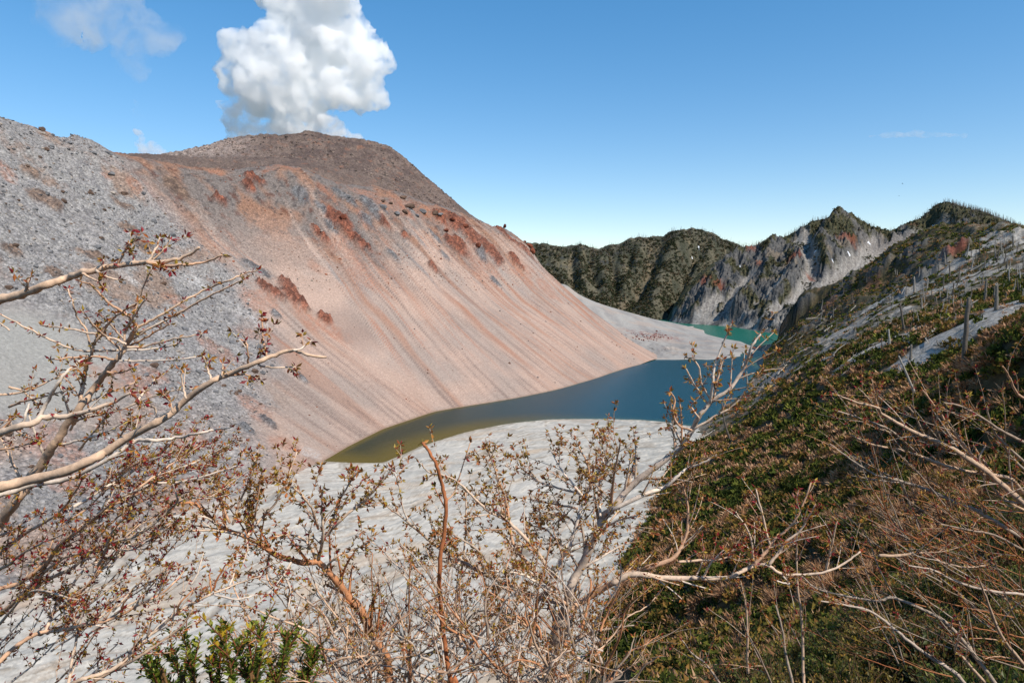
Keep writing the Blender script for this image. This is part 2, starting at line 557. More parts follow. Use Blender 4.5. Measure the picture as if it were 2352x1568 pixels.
def grid_lookup(X, Y, Z):
    """height of a built polar sheet at any (x, y), so that things stand on the mesh itself"""
    a = (X / Y)[:, 0]
    def q(x, y):
        x = np.asarray(x, float); y = np.asarray(y, float)
        i = np.clip(np.interp(x / y, a, np.arange(len(a))), 0, len(a) - 1.001)
        i0 = i.astype(int); fi = i - i0
        y0 = Y[i0, 0] * (1 - fi) + Y[i0 + 1, 0] * fi; y1 = Y[i0, -1] * (1 - fi) + Y[i0 + 1, -1] * fi
        t = np.clip((y - y0) / (y1 - y0), 0, 1)
        tt = (Y[0] - Y[0, 0]) / (Y[0, -1] - Y[0, 0])
        j = np.clip(np.interp(t, tt, np.arange(len(tt))), 0, len(tt) - 1.001)
        j0 = j.astype(int); fj = j - j0
        return (Z[i0, j0] * (1 - fi) * (1 - fj) + Z[i0 + 1, j0] * fi * (1 - fj) + Z[i0, j0 + 1] * (1 - fi) * fj + Z[i0 + 1, j0 + 1] * fi * fj)
    return q


g_dome = grid_lookup(X, Y, Z)

# summit dome behind the rim
TOP = [(60, 440), (130, 420), (200, 400), (290, 374), (350, 365), (400, 353), (430, 349), (470, 337), (520, 322), (560, 315), (600, 311), (640, 314), (670, 312), (690, 305), (705, 302), (725, 304), (745, 311), (790, 318), (830, 321), (870, 330),
       (895, 339), (930, 364), (960, 391), (1000, 425), (1050, 467), (1085, 497), (1118, 516), (1140, 525)]
pts = []
for (u, v) in TOP:
    Yc = np.interp(u, [60, 200, 700, 900, 1140], [1250, 1330, 1640, 1640, 1600])
    x, y, z = W(u, v, Yc)
    pts += [(x, y, z), (x / y * (y + 120), y + 120, z - 25), (x / y * (y + 500), y + 500, z - 260)]
    Yr = float(np.interp(u, [p[0] for p in RIM], [p[2] for p in RIM]))
    vr = float(crest_v(u))
    if vr - v > 12:
        for t in (0.0, 0.33, 0.66):
            pts.append(W(u, vr + 8 + (v - vr - 8) * t, Yr + 25 + (Yc - Yr - 25) * (t ** 0.9)))
    q = np.array(W(u, vr, Yr - 70)); pts.append((q[0], q[1], q[2] - 70))
f_top0 = RBF(pts, 1.5, 0.5)


def top_fields(x, y):
    z0 = f_top0(x, y)
    n = fbm(x / 24, y / 24, 5, 101, 0.62)
    hi = ss(330, 440, z0)
    z = z0 + 9 * n * (0.5 + 0.5 * hi) + 5.0 * np.maximum(fbm(x / 9, y / 9, 4, 105, 0.65), 0)
    return z, z0, n


X, Y = polar(lambda a: np.interp(a, ra, ry) + 4, lambda a: np.full_like(a, 1800.0) + 0 * a, -0.66, 0.005, 340, 140, 1.0)
Z, z0, n = top_fields(X, Y)
n2 = fbm(X / 12, Y / 12, 4, 111, 0.65); n3 = fbm(X / 4.5, Y / 4.5, 3, 112, 0.65)
ux, vy = X / Y, Z
C = mix(c(112, 96, 92), c(140, 122, 114), ss(-0.3, 0.3, fbm(X / 50, Y / 50, 4, 113)))
C = mix(C, c(86, 76, 74), ss(0.1, 0.4, n2) * 0.8)
C = mix(C, c(168, 118, 96), ss(0.2, 0.45, fbm(X / 20, Y / 20, 4, 115)) * 0.6)
pale = ss(-0.34, -0.44, ux) * ss(360, 400, Z)
C = mix(C, mix(c(206, 188, 180), c(150, 132, 124), ss(-0.2, 0.35, n2)), np.clip(pale, 0, 1) * 0.85)
C = mix(C, c(140, 122, 112), ss(120, 0, (Z - f_dome0(X, Y)) * 0 + (z0 - 300)) * 0.4)
C = mix(C, c(96, 84, 80), ss(0.0, 0.4, fbm(X / 7, Y / 7, 4, 117, 0.65)) * 0.6)
C = C * (1 + 0.32 * n3)[..., None]
add('lava_dome_summit', mesh_np('lava_dome_summit', np.stack([X, Y, Z], -1).reshape(-1, 3), grid_faces(340, 140), C.reshape(-1, 3), {'rock': np.full(340 * 140, 0.8)}), M_TALUS, kind='structure')
g_top = grid_lookup(X, Y, Z)

# ---------------------------------------------------------------- ash flat in front of the dome
SHORE_F = [(200, 1150), (560, 1068), (700, 1052), (745, 1058), (800, 1062), (880, 1061), (920, 1046), (960, 1026), (1030, 1003), (1100, 985), (1170, 972), (1250, 963), (1330, 961), (1400, 962), (1470, 964), (1530, 969), (1590, 978), (1660, 985)]
SF = [WZ(u, v)[:2] for u, v in SHORE_F]
def f_flat0(x, y):
    d, _ = polydist(x, y, SF)
    d = -d + 2.5 * fbm(x / 30, y / 30, 3, 120)
    e = ss(60, -40, polydist(x, y, BASE_D)[0] + 30) 
    return np.where(d > 0, 7.0 * (1 - np.exp(-d / 160.0)), np.maximum(0.11 * d, -12)) + 0.0 * e


def flat_fields(x, y):
    z0 = f_flat0(x, y)
    m = ss(0.1, 1.3, z0)
    # flow lines sweep from the near left towards the lake
    wx = x + 60 * fbm(x / 130, y / 130, 4, 121); wy = y + 60 * fbm(x / 130, y / 130, 4, 122)
    a = 0.55
    p = wx * math.cos(a) + wy * math.sin(a); q = -wx * math.sin(a) + wy * math.cos(a)
    fl = fbm(p / 60, q / 15, 4, 123, 0.55)
    rg = ridged(p / 75, q / 20, 3, 124)
    z = z0 + m * (1.3 * fl + 0.8 * fbm(p / 18, q / 5.0, 4, 126, 0.6)) + m * ss(0.78, 0.95, rg) * -1.6 * ss(-0.1, 0.3, fbm(x / 70, y / 70, 2, 127)) * 1.2
    return z, z0, m, fl, rg, p, q


X, Y = polar(lambda a: np.full_like(a, 150.0), lambda a: np.interp(a, [p[0] / p[1] for p in SF], [p[1] for p in SF]) + 40, -1.05, 0.36, 420, 310, 1.55)
Z, z0, m, fl, rg, p, q = flat_fields(X, Y)
C = mix(c(216, 214, 211), c(196, 196, 195), ss(-0.3, 0.35, fl))
C = mix(C, c(226, 223, 220), ss(0.05, 0.4, fbm(p / 36, q / 6.5, 4, 131, 0.6)) * 0.8)
C = mix(C, c(208, 188, 168), ss(0.05, 0.38, fbm(p / 90, q / 22, 3, 133)) * 0.7)
C = mix(C, c(150, 148, 145), ss(0.22, 0.5, fbm(p / 24, q / 4.0, 4, 134, 0.6)) * 0.7)
C = mix(C, c(140, 134, 126), ss(0.35, 0.55, fbm(p / 26, q / 10, 4, 137)) * ss(420, 300, Y) * 0.6)
C = mix(C, c(176, 180, 182), ss(0.05, 0.16, X / Y) * 0.6)
C = mix(C, c(200, 178, 165), ss(40, 0, np.abs(polydist(X, Y, BASE_D)[0])) * ss(0, 10, -polydist(X, Y, BASE_D)[0] + 8) * 0.7 * ss(-100, -220, X + 0 * Y))
C = mix(C, c(150, 140, 118), ss(0.35, 0.0, Z) * 0.75)
C = mix(C, c(240, 236, 230), ss(0.0, 0.28, fbm(p / 22, q / 3.2, 4, 140, 0.6)) * 0.75)
C = mix(C, c(168, 156, 142), ss(0.08, 0.36, fbm(p / 30, q / 4.2, 4, 148, 0.6)) * 0.65)
C = mix(C, c(120, 112, 104), ss(0.78, 0.95, rg) * ss(-0.1, 0.2, fbm(X / 70, Y / 70, 2, 127)) * 0.75)
C = C * (1 + 0.10 * fbm(X / 2.0, Y / 2.0, 3, 139))[..., None] * np.array((1.06, 1.02, 0.96))
add('ash_flat', mesh_np('ash_flat', np.stack([X, Y, Z], -1).reshape(-1, 3), grid_faces(420, 310), C.reshape(-1, 3)), M_ASH, kind='structure')
g_flat = grid_lookup(X, Y, Z)

# ---------------------------------------------------------------- ash spit beyond the dome
pts = []
for (u, v) in [(1500, 826), (1545, 826), (1600, 827), (1660, 824), (1700, 818), (1730, 808), (1741, 800), (1725, 794), (1700, 784), (1660, 777), (1625, 768), (1612, 757), (1590, 749), (1570, 743)]:
    x, y, z = WZ(u, v)
    pts.append((x, y, 0))
for (x, y, z) in list(pts):
    mx, my = 330, 1650
    l = math.hypot(x - mx, y - my)
    pts.append((x + (x - mx) / l * 60, y + (y - my) / l * 60, -10))
for (u, v, Yk) in [(1345, 688, 1800), (1300, 655, 1800), (1380, 700, 1830), (1420, 711, 1850), (1465, 723, 1880), (1510, 735, 1930), (1550, 742, 2000), (1400, 740, 1650), (1470, 765, 1560), (1540, 775, 1560), (1600, 782, 1560), (1650, 790, 1500), (1690, 797, 1470),
                   (1560, 803, 1400), (1620, 806, 1400), (1540, 806, 1370)]:
    pts.append(W(u, v, Yk))
pts += [(230, 2150, 40), (420, 2300, -10), (100, 2200, 60), (560, 2200, -15)]
f_spit0 = RBF(pts, 1.4, 0.3)
X, Y = polar(lambda a: np.full_like(a, 1255.0), lambda a: np.full_like(a, 2250.0), 0.06, 0.40, 200, 150, 1.0)
z0 = f_spit0(X, Y)
ero = ss(1500, 1380, Y) * ss(1.0, 6.0, z0)
n = ridged(X / 24, Y / 60, 4, 141)
Z = z0 + ss(0, 5, z0) * (1.2 * fbm(X / 30, Y / 30, 4, 142) + ero * (8 * (n - 0.5)) + 0.8 * fbm(X / 10, Y / 10, 3, 149))
C = mix(c(186, 182, 178), c(166, 162, 160), ss(-0.3, 0.3, fbm(X / 40, Y / 110, 4, 143)))
C = mix(C, c(198, 180, 168), ss(0.0, 0.35, fbm(X / 70, Y / 70, 3, 144)) * 0.6)
C = mix(C, c(108, 102, 96), ero * ss(0.1, 0.4, fbm(X / 9, Y / 26, 4, 145)) * 0.8)
redp = blob(X, Y, hit(f_spit0, 1505, 770), 60, 45) * ss(0.0, 0.3, fbm(X / 8, Y / 12, 3, 146))
C = mix(C, c(150, 78, 66), np.clip(redp * 1.3, 0, 0.9))
C = mix(C, c(205, 200, 194), ss(1.4, 0.3, z0) * 0.6)
C = C * (1 + 0.15 * fbm(X / 5, Y / 9, 3, 147))[..., None]
add('ash_spit', mesh_np('ash_spit', np.stack([X, Y, Z], -1).reshape(-1, 3), grid_faces(200, 150), C.reshape(-1, 3)), M_ASH, kind='structure')
g_spit = grid_lookup(X, Y, Z)
# ---------------------------------------------------------------- far caldera walls
def ridge_lines(x, y, f0, L):
    """spurs (amp > 0) and gullies (amp < 0): (amp m, width m, [(u, v) ...])"""
    t = np.zeros_like(x)
    wob = 14 * fbm(x / 70, y / 70, 3, 201)
    for amp, w, px in L:
        P = [hit(f0, u, v)[:2] for u, v in px]
        d, s = polydist(x + wob, y + wob, P)
        t = t + amp * np.exp(-(d / w) ** 2)
    return t


# the wooded wall
CR4 = [(1100, 560), (1200, 563), (1230, 563), (1260, 566), (1290, 571), (1312, 572), (1332, 562), (1352, 571), (1378, 577), (1408, 566), (1430, 566), (1447, 552), (1470, 549), (1492, 548), (1512, 553), (1530, 545), (1548, 536), (1575, 531), (1605, 533),
       (1630, 541), (1655, 550), (1680, 560), (1705, 570), (1760, 590), (1830, 600)]
pts = []
for (u, v) in CR4:
    pts.append(W(u, v, 3050)); x, y, z = pts[-1]
    pts += [(x * 1.05, y + 160, z - 15), (x * 1.2, y + 700, z - 160)]
for u in range(1080, 1860, 60):
    v0 = float(np.interp(u, [p[0] for p in CR4], [p[1] for p in CR4]))
    for t, yy in ((0.25, 2960), (0.5, 2830), (0.78, 2650)):
        pts.append(W(u, v0 + (735 - v0) * t, yy))
    x, y, z = W(u, 740, 2450)
    pts.append((x, y, z - 8)); pts.append((x * 0.93, 2250, -60))
f_r40 = RBF(pts, 1.5, 0.5)
R4L = [(-42, 38, [(1508, 560), (1500, 590), (1488, 630), (1462, 668), (1440, 700)]), (40, 46, [(1560, 552), (1545, 575), (1522, 640), (1508, 700), (1500, 725)]),
       (-30, 26, [(1313, 578), (1314, 610), (1320, 655)]), (-26, 22, [(1402, 585), (1412, 640), (1420, 694)]), (-24, 20, [(1352, 580), (1357, 617), (1375, 660)]), (26, 26, [(1335, 570), (1332, 610), (1345, 660)]),
       (-34, 36, [(1690, 600), (1620, 640), (1570, 690), (1530, 730)]), (22, 24, [(1382, 584), (1385, 620), (1398, 680)]), (-20, 20, [(1450, 570), (1447, 600), (1455, 640)]), (22, 24, [(1470, 565), (1468, 600), (1430, 660)]),
       (-20, 22, [(1250, 580), (1270, 620), (1290, 660)]), (-26, 26, [(1600, 580), (1580, 620), (1560, 670)]), (24, 26, [(1640, 570), (1610, 615), (1580, 660)])]
X, Y = polar(lambda a: np.full_like(a, 2330.0), lambda a: np.full_like(a, 3260.0), 0.0, 0.44, 320, 200, 1.0)
z0 = f_r40(X, Y)
amp = ss(3080, 2960, Y)
rl = ridge_lines(X, Y, f_r40, R4L)
Z = z0 + rl * amp + amp * (10 * (ridged(X / 75, Y / 130, 4, 211) - 0.5) + 13 * fbm(X / 60, Y / 60, 4, 212, 0.6)) + 5.0 * fbm(X / 17, Y / 17, 3, 213, 0.65) + 16.0 * (1 - amp) * fbm(X / 48, Y / 300, 4, 219, 0.6)
gx, gy = np.gradient(Z); n1 = fbm(X / 60, Y / 120, 4, 214); n2 = fbm(X / 16, Y / 26, 4, 215, 0.65); n3 = fbm(X / 7, Y / 9, 3, 216, 0.7)
C = mix(c(84, 86, 72), c(122, 116, 98), ss(-0.3, 0.35, n1))
C = mix(C, c(54, 60, 46), ss(0.0, 0.4, n2) * 0.85)
C = mix(C, c(142, 128, 104), ss(0.22, 0.5, fbm(X / 22, Y / 90, 4, 217)) * 0.7)
C = mix(C, c(120, 116, 108), ss(0.25, 0.5, n3) * 0.6)
C = mix(C, c(160, 140, 116), ss(-14, -30, rl) * ss(-0.3, 0.3, n2) * 0.55)
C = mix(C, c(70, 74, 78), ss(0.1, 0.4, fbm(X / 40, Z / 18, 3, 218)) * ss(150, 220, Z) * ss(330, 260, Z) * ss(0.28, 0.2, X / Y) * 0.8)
add('wooded_crater_wall', mesh_np('wooded_crater_wall', np.stack([X, Y, Z], -1).reshape(-1, 3), grid_faces(320, 200), C.reshape(-1, 3)), M_CLIFF, kind='structure')
g_r4 = grid_lookup(X, Y, Z)

# the bare cliffs with scree chutes
CR3 = [(1537, 722), (1573, 662), (1608, 627), (1640, 603), (1662, 590), (1690, 574), (1720, 570), (1750, 562), (1775, 559), (1800, 548), (1830, 530), (1850, 519), (1870, 509), (1890, 504), (1905, 507), (1920, 516), (1932, 509), (1945, 503), (1965, 507), (1990, 517),
       (2010, 528), (2030, 539), (2060, 538), (2085, 523), (2110, 508), (2120, 497), (2138, 482), (2152, 470), (2165, 466), (2180, 468), (2210, 476), (2260, 489), (2310, 508), (2352, 526), (2450, 560), (2560, 590)]
SH3 = [(1530, 731), (1571, 743), (1620, 746), (1676, 750), (1720, 757), (1776, 765), (1830, 790), (1900, 800), (2000, 800)]
pts = []
for (u, v) in CR3:
    Yc = np.interp(u, [1537, 1700, 1900, 2165, 2352, 2560], [2460, 2640, 2680, 2560, 2250, 1950])
    x, y, z = W(u, v, Yc)
    pts += [(x, y, z), (x * 1.05, y + 110, z - 25), (x * 1.12, y + 320, z - 150)]
for (u, v) in SH3:
    x, y, z = WZ(u, v)
    y = max(y, 1700); x = ray(u, v)[0] * y
    pts += [(x, y, 0), (x - 40, y - 110, -50)]
for u in range(1600, 2560, 62):
    v0 = float(np.interp(u, [p[0] for p in CR3], [p[1] for p in CR3])); v1 = float(np.interp(u, [p[0] for p in SH3], [p[1] for p in SH3]))
    Yc = float(np.interp(u, [1537, 1700, 1900, 2165, 2352, 2560], [2460, 2640, 2680, 2560, 2250, 1950])); Yb = max(WZ(u, v1)[1], 1700)
    for t in (0.2, 0.42, 0.64, 0.85):
        pts.append(W(u, v0 + (v1 - v0) * t, Yc + (Yb - Yc) * (t ** 0.85)))
f_r30 = RBF(pts, 1.5, 0.5)
CH = [[(1838, 552), (1853, 591), (1867, 612), (1853, 640), (1830, 671), (1795, 696), (1757, 728), (1713, 752)],
      [(2150, 512), (2099, 539), (2029, 577), (1982, 602), (1947, 628), (1912, 650), (1877, 668), (1850, 690)],
      [(1724, 633), (1689, 675), (1668, 706), (1630, 735)], [(1900, 640), (1880, 660), (1865, 690)], [(2010, 545), (1985, 570), (1960, 605), (1930, 640)], [(1650, 690), (1625, 715), (1600, 742)], [(1850, 530), (1856, 560), (1866, 600)],
      [(1800, 640), (1780, 675), (1740, 700)]]
R3L = [(-26, 26, CH[0]), (-20, 40, CH[1]), (-18, 26, CH[2]), (-10, 18, CH[4]), (-10, 14, CH[6]),
       (56, 34, [(1938, 506), (1912, 535), (1888, 568), (1876, 604)]), (30, 40, [(1965, 512), (1950, 545), (1930, 580), (1900, 612)]), (26, 26, [(1870, 512), (1845, 545), (1835, 590)]),
       (34, 36, [(1770, 565), (1760, 600), (1745, 650), (1700, 720)]), (30, 34, [(1700, 580), (1660, 630), (1620, 690), (1590, 735)]), (30, 28, [(1835, 600), (1815, 640), (1790, 670)]), (-18, 16, [(1752, 610), (1740, 650), (1735, 680)]),
       (28, 34, [(2160, 475), (2110, 500), (2080, 525)]), (-40, 28, [(2128, 500), (2140, 510), (2170, 512)]), (22, 22, [(1780, 700), (1760, 720), (1745, 750)]), (20, 20, [(1960, 640), (1945, 655), (1920, 665)]), (18, 18, [(1700, 660), (1690, 690), (1685, 730)]),
       (26, 20, [(1975, 625), (1960, 640), (1950, 655)])]
X, Y = polar(lambda a: np.full_like(a, 1690.0), lambda a: np.interp(a, [0.23, 0.5, 0.75, 0.92], [2860, 2860, 2520, 2150]), 0.222, 0.92, 560, 260, 1.0)
z0 = f_r30(X, Y)
crest_y = np.interp(X / Y, [(u - CX) / FOC for u, v in CR3], [np.interp(u, [1537, 1700, 1900, 2165, 2352, 2560], [2460, 2640, 2680, 2560, 2250, 1950]) for u, v in CR3])
amp = ss(10, 110, crest_y - Y) * ss(-2, 40, z0)
rl = ridge_lines(X, Y, f_r30, R3L)
chute = np.zeros_like(X)
for P_, w in zip(CH, (17, 38, 18, 10, 11, 18, 9, 9)):
    d, s = polydist(X + 10 * fbm(X / 40, Y / 40, 3, 221), Y + 10 * fbm(X / 40, Y / 40, 3, 222), [hit(f_r30, u, v)[:2] for u, v in P_])
    chute = np.maximum(chute, ss(w * 1.6, w * 0.8, np.abs(d)))
pc = X * 0.86 - Y * 0.5; qc = X * 0.5 + Y * 0.86
crag = ridged(pc / 46, qc / 95, 5, 223, 0.6) - 0.45
fine = ridged(pc / 13, qc / 34, 4, 230, 0.6) - 0.5
Z = z0 + amp * (rl + (1 - chute * 0.9) * (34 * crag + 20 * fine + 8 * fbm(X / 45, Y / 45, 4, 224, 0.6)) + 2.0 * fbm(X / 14, Y / 14, 3, 225)) + (1 - chute) * 5.0 * fbm(X / 15, Y / 15, 3, 229, 0.65) * ss(0, 20, z0)
n1 = fbm(X / 60, Y / 60, 4, 226); n2 = fbm(X / 14, Y / 20, 4, 227, 0.65); n3 = fbm(X / 5, Y / 7, 3, 228, 0.7)
C = mix(c(120, 118, 117), c(90, 92, 95), ss(-0.2, 0.2, n2))
C = mix(C, c(68, 70, 74), ss(0.1, 0.4, fbm(pc / 9, qc / 40, 4, 234, 0.6)) * 0.8)
C = mix(C, c(150, 136, 120), ss(0.1, 0.4, n1) * 0.7)
veg = ss(-0.02, 0.2, fbm(X / 55, Y / 90, 4, 231) + 0.3 * ss(240, 380, Z) - 0.04 + 0.22 * n2 + 0.35 * ss(120, 20, crest_y - Y))
C = mix(C, mix(c(66, 70, 48), c(106, 98, 66), ss(-0.2, 0.4, n3)), veg * 0.9)
C = mix(C, mix(c(182, 177, 172), c(160, 154, 150), ss(-0.3, 0.3, fbm(pc / 6, qc / 60, 3, 235))), chute * 0.92)
C = mix(C, c(190, 186, 182), ss(75, 8, Z) * ss(-0.1, 0.3, fbm(X / 40, Y / 60, 3, 233)) * 0.85)
C = mix(C, c(150, 142, 138), blob(X, Y, hit(f_r30, 2060, 560), 120, 60, -0.6) * (1 - veg) * 0.8)
RED3 = [(1827, 607, 18, 9), (1743, 619, 8, 8), (1947, 568, 26, 7), (2029, 592, 16, 5), (2064, 568, 8, 5), (2095, 521, 12, 7), (2142, 511, 16, 4), (1862, 625, 6, 14), (1620, 650, 10, 18), (1724, 578, 14, 8), (1650, 665, 14, 8)]
rt = np.zeros_like(X)
for (u, v, a_, b_) in RED3:
    p_ = hit(f_r30, u, v); rt = np.maximum(rt, blob(X, Y, p_, a_ * p_[1] / FOC * 1.2, b_ * p_[1] / FOC * 2.2))
C = mix(C, c(150, 88, 68), ss(0.35, 0.9, rt + 0.5 * n2) * 0.7)
C = C * (1 + 0.2 * n3)[..., None]
add('bare_crater_cliffs', mesh_np('bare_crater_cliffs', np.stack([X, Y, Z], -1).reshape(-1, 3), grid_faces(560, 260), C.reshape(-1, 3)), M_CLIFF, kind='structure')
g_r3 = grid_lookup(X, Y, Z)

# ---------------------------------------------------------------- the near hillside on the right, from the rim to the lake
SHR = [(1300, 1568), (1345, 1460), (1372, 1390), (1420, 1270), (1470, 1170), (1510, 1095), (1555, 1030), (1600, 985), (1650, 950), (1700, 918), (1728, 898), (1718, 876), (1745, 848), (1782, 815), (1762, 803), (1772, 779), (1780, 764)]
BASE_R = [WZ(u, v)[:2] for u, v in SHR]
pts = [(x, y, 0.0) for x, y in BASE_R]
pts += [(x - 40, y + 14, -16.0) for x, y in BASE_R] + [(x - 120, y + 40, -40.0) for x, y in BASE_R]
for (u, v, Yk) in [(1827, 701, 1420), (1841, 672, 1430), (1898, 657, 1400), (1947, 646, 1360), (1993, 615, 1340), (2017, 593, 1320), (2052, 565, 1300), (2090, 552, 1280), (2123, 541, 1250), (2175, 520, 1200), (2228, 523, 1120), (2298, 524, 1060), (2352, 526, 1000), (2480, 540, 900), (2600, 560, 800)]:
    x, y, z = W(u, v, Yk)
    pts += [(x, y, z), (x * 1.08, y + 70, z - 30), (x * 1.2, y + 220, z - 150)]
for (u, v, Yk) in [(1830, 750, 1250), (1900, 760, 1080), (1900, 710, 1250), (1960, 700, 1130), (2000, 730, 850), (2060, 650, 1100), (2060, 700, 820), (2120, 680, 760), (2150, 610, 1020), (2200, 650, 800), (2250, 600, 900), (2300, 640, 680), (2352, 590, 760), (2352, 650, 560), (2480, 620, 620),
                   (2352, 690, 420), (2290, 712, 430), (2200, 700, 600), (2240, 745, 400), (2352, 722, 350), (2150, 752, 480), (2060, 772, 520), (2000, 790, 540), (1940, 795, 640), (1880, 802, 740), (1830, 812, 850), (2180, 800, 400), (2100, 806, 430), (2300, 775, 360), (2000, 812, 490),
                   (1790, 850, 780), (1860, 850, 600), (1760, 900, 720), (1800, 900, 600), (1900, 950, 420), (2100, 900, 350), (2240, 860, 325), (1700, 1050, 440), (1800, 1000, 440), (1650, 1010, 600), (1600, 1200, 345), (1800, 1150, 300), (2000, 1050, 285), (2000, 930, 380),
                   (2200, 1000, 262), (2352, 950, 240), (2352, 830, 280), (2330, 780, 315), (1500, 1350, 285), (1700, 1350, 225), (2000, 1350, 170), (2352, 1300, 140), (2500, 950, 225), (2500, 780, 280), (2500, 700, 380), (1600, 1500, 215), (1900, 1568, 150)]:
    pts.append(W(u, v, Yk))
f_hill0 = RBF(pts, 1.4, 0.5)
KNOB = [(2018, 628, 20, 22, 18), (1846, 708, 22, 20, 18), (2075, 640, 12, 18, 16), (2140, 628, 14, 26, 22), (2195, 592, 12, 20, 16), (2100, 580, 10, 22, 22), (1920, 690, 14, 26, 20), (1935, 660, 14, 22, 16), (1880, 740, 8, 30, 20), (2500, 850, 26, 40, 40), (2420, 960, 14, 26, 26)]


def hill_fields(x, y):
    z0 = f_hill0(x, y)
    far = ss(420, 700, y)
    z = z0
    kb = np.zeros_like(x)
    wx = 9 * fbm(x / 26, y / 26, 4, 241); wy = 9 * fbm(x / 26, y / 26, 4, 242)
    for (u, v, am, rx, ry) in KNOB:
        p = hit(f_hill0, u, v)
        b = ss(0.18, 0.5, blob(x + wx, y + wy, p, rx, ry))
        z = z + am * b * 0.75
        kb = np.maximum(kb, b if u < 2300 else 0 * b)
    crest = ss(0, 60, z0)
    z = z + far * crest * (11 * fbm(x / 70, y / 70, 4, 243, 0.55) + 14 * (ridged(x / 80, y / 110, 4, 244) - 0.5) * ss(700, 1000, y)) + (1 - far) * ss(0, 15, z0) * 3.0 * fbm(x / 36, y / 36, 4, 245)
    z = z + (0.5 + 1.5 * far) * fbm(x / 7, y / 7, 3, 246, 0.6) + kb * 9 * fbm(x / 12, y / 12, 4, 247, 0.6) + far * crest * 7 * (ridged(x / 22, y / 40, 3, 248) - 0.5) * ss(800, 1000, y)
    return z, z0, kb


ASH = [(2250, 735, 120, 22), (2330, 695, 60, 24), (2030, 790, 110, 12), (2140, 792, 90, 12), (2200, 770, 80, 14), (2080, 706, 26, 7), (1990, 720, 40, 10), (2030, 690, 30, 8), (2310, 760, 60, 18), (1930, 800, 60, 7)]


def ash_mask(x, y):
    t = np.zeros_like(x)
    for (u, v, ru, rv) in ASH:
        p = hit(f_hill0, u, v); k = p[1] / FOC
        t = np.maximum(t, blob(x, y, p, ru * k, max(rv * k * 4.0, 14)))
    t = t + 0.35 * fbm(x / 18, y / 18, 4, 251)
    r2 = ss(560, 800, y) * ss(1150, 900, y) * ss(0.0, 0.24, fbm(x / 60, y / 34, 4, 252) + 0.12 + 0.2 * fbm(x / 12, y / 12, 3, 253))
    return np.maximum(ss(0.22, 0.45, t), r2 * 0.9)


X, Y = polar(lambda a: np.interp(a, [-0.3, 0.05, 0.2, 1.1], [240, 220, 140, 95]), lambda a: np.interp(a, [0.05, 0.36, 0.42, 0.8, 1.1], [700, 1000, 1750, 1300, 1100]), 0.02, 1.05, 480, 350, 2.0)
Z, z0, kb = hill_fields(X, Y)
am = ash_mask(X, Y)
n1 = fbm(X / 40, Y / 40, 4, 261); n2 = fbm(X / 9, Y / 9, 4, 262, 0.65); n3 = fbm(X / 3.5, Y / 3.5, 3, 263, 0.7)
C = mix(c(112, 96, 72), c(88, 80, 60), ss(-0.3, 0.3, n1))
C = mix(C, c(150, 122, 96), ss(0.1, 0.45, n2) * 0.6)
C = mix(C, mix(c(70, 72, 46), c(104, 92, 62), ss(-0.2, 0.4, n3)), ss(-0.1, 0.3, -n2 + 0.2) * ss(400, 800, Y) * 0.85)
C = mix(C, mix(c(204, 199, 193), c(178, 172, 164), ss(-0.3, 0.4, n2)), am * 0.97)
C = mix(C, mix(c(84, 84, 84), c(126, 122, 116), ss(-0.3, 0.3, n2)), kb * 0.85)
pr = hit(f_hill0, 2190, 595)
C = mix(C, c(150, 84, 66), ss(0.35, 0.7, blob(X, Y, pr, 17, 22) + 0.7 * n2) * 0.8)
for (u, v) in ((1905, 705), (2005, 655), (1800, 745), (1860, 730)):
    pt = hit(f_hill0, u, v)
    C = mix(C, c(172, 124, 92), ss(0.35, 0.7, blob(X, Y, pt, 14, 22) + 0.3 * n2) * 0.75)
C = C * (1 + 0.22 * n3)[..., None]
add('crater_rim_hillside', mesh_np('crater_rim_hillside', np.stack([X, Y, Z], -1).reshape(-1, 3), grid_faces(480, 350), C.reshape(-1, 3)), M_SOIL, kind='structure')
g_hill = grid_lookup(X, Y, Z)

# ---------------------------------------------------------------- the rim under the camera
NEAR = [(-6, -14, 151), (6, -14, 152), (0, -4, 148.9), (0, 0, 148.3), (-1.5, 0, 148.2), (2, 0, 148.5), (0, 1.2, 147.7), (0, 3, 146.0), (-3, 3, 145.8), (3, 3, 147.1), (0, 8, 142.2), (-8, 8, 141.6), (3, 8, 144.4), (6, 8, 145.5), (10, 8, 147.3), (8, 12, 143.6), (14, 14, 145.9),
        (5, 14, 140), (0, 16, 136.5), (-14, 16, 135.5), (8, 22, 135), (18, 24, 139), (24, 16, 149), (30, 30, 140), (0, 40, 119), (-30, 40, 117), (20, 45, 122), (45, 50, 132), (60, 30, 150), (0, 90, 86), (-60, 90, 84), (40, 95, 92), (80, 100, 104), (110, 70, 136),
        (0, 140, 52), (-90, 140, 50), (50, 150, 58), (110, 150, 88), (-60, 0, 147), (-60, -14, 152), (-30, 0, 147), (60, 0, 163), (60, -14, 168), (120, 0, 180), (-120, 60, 110), (-60, 220, 4), (-160, 200, 4), (20, 220, 12), (70, 230, 30)]
f_near0 = RBF(NEAR, 1.4, 0.02)


def f_near(x, y):
    return f_near0(x, y) + 0.12 * fbm(x / 1.2, y / 1.2, 4, 271)


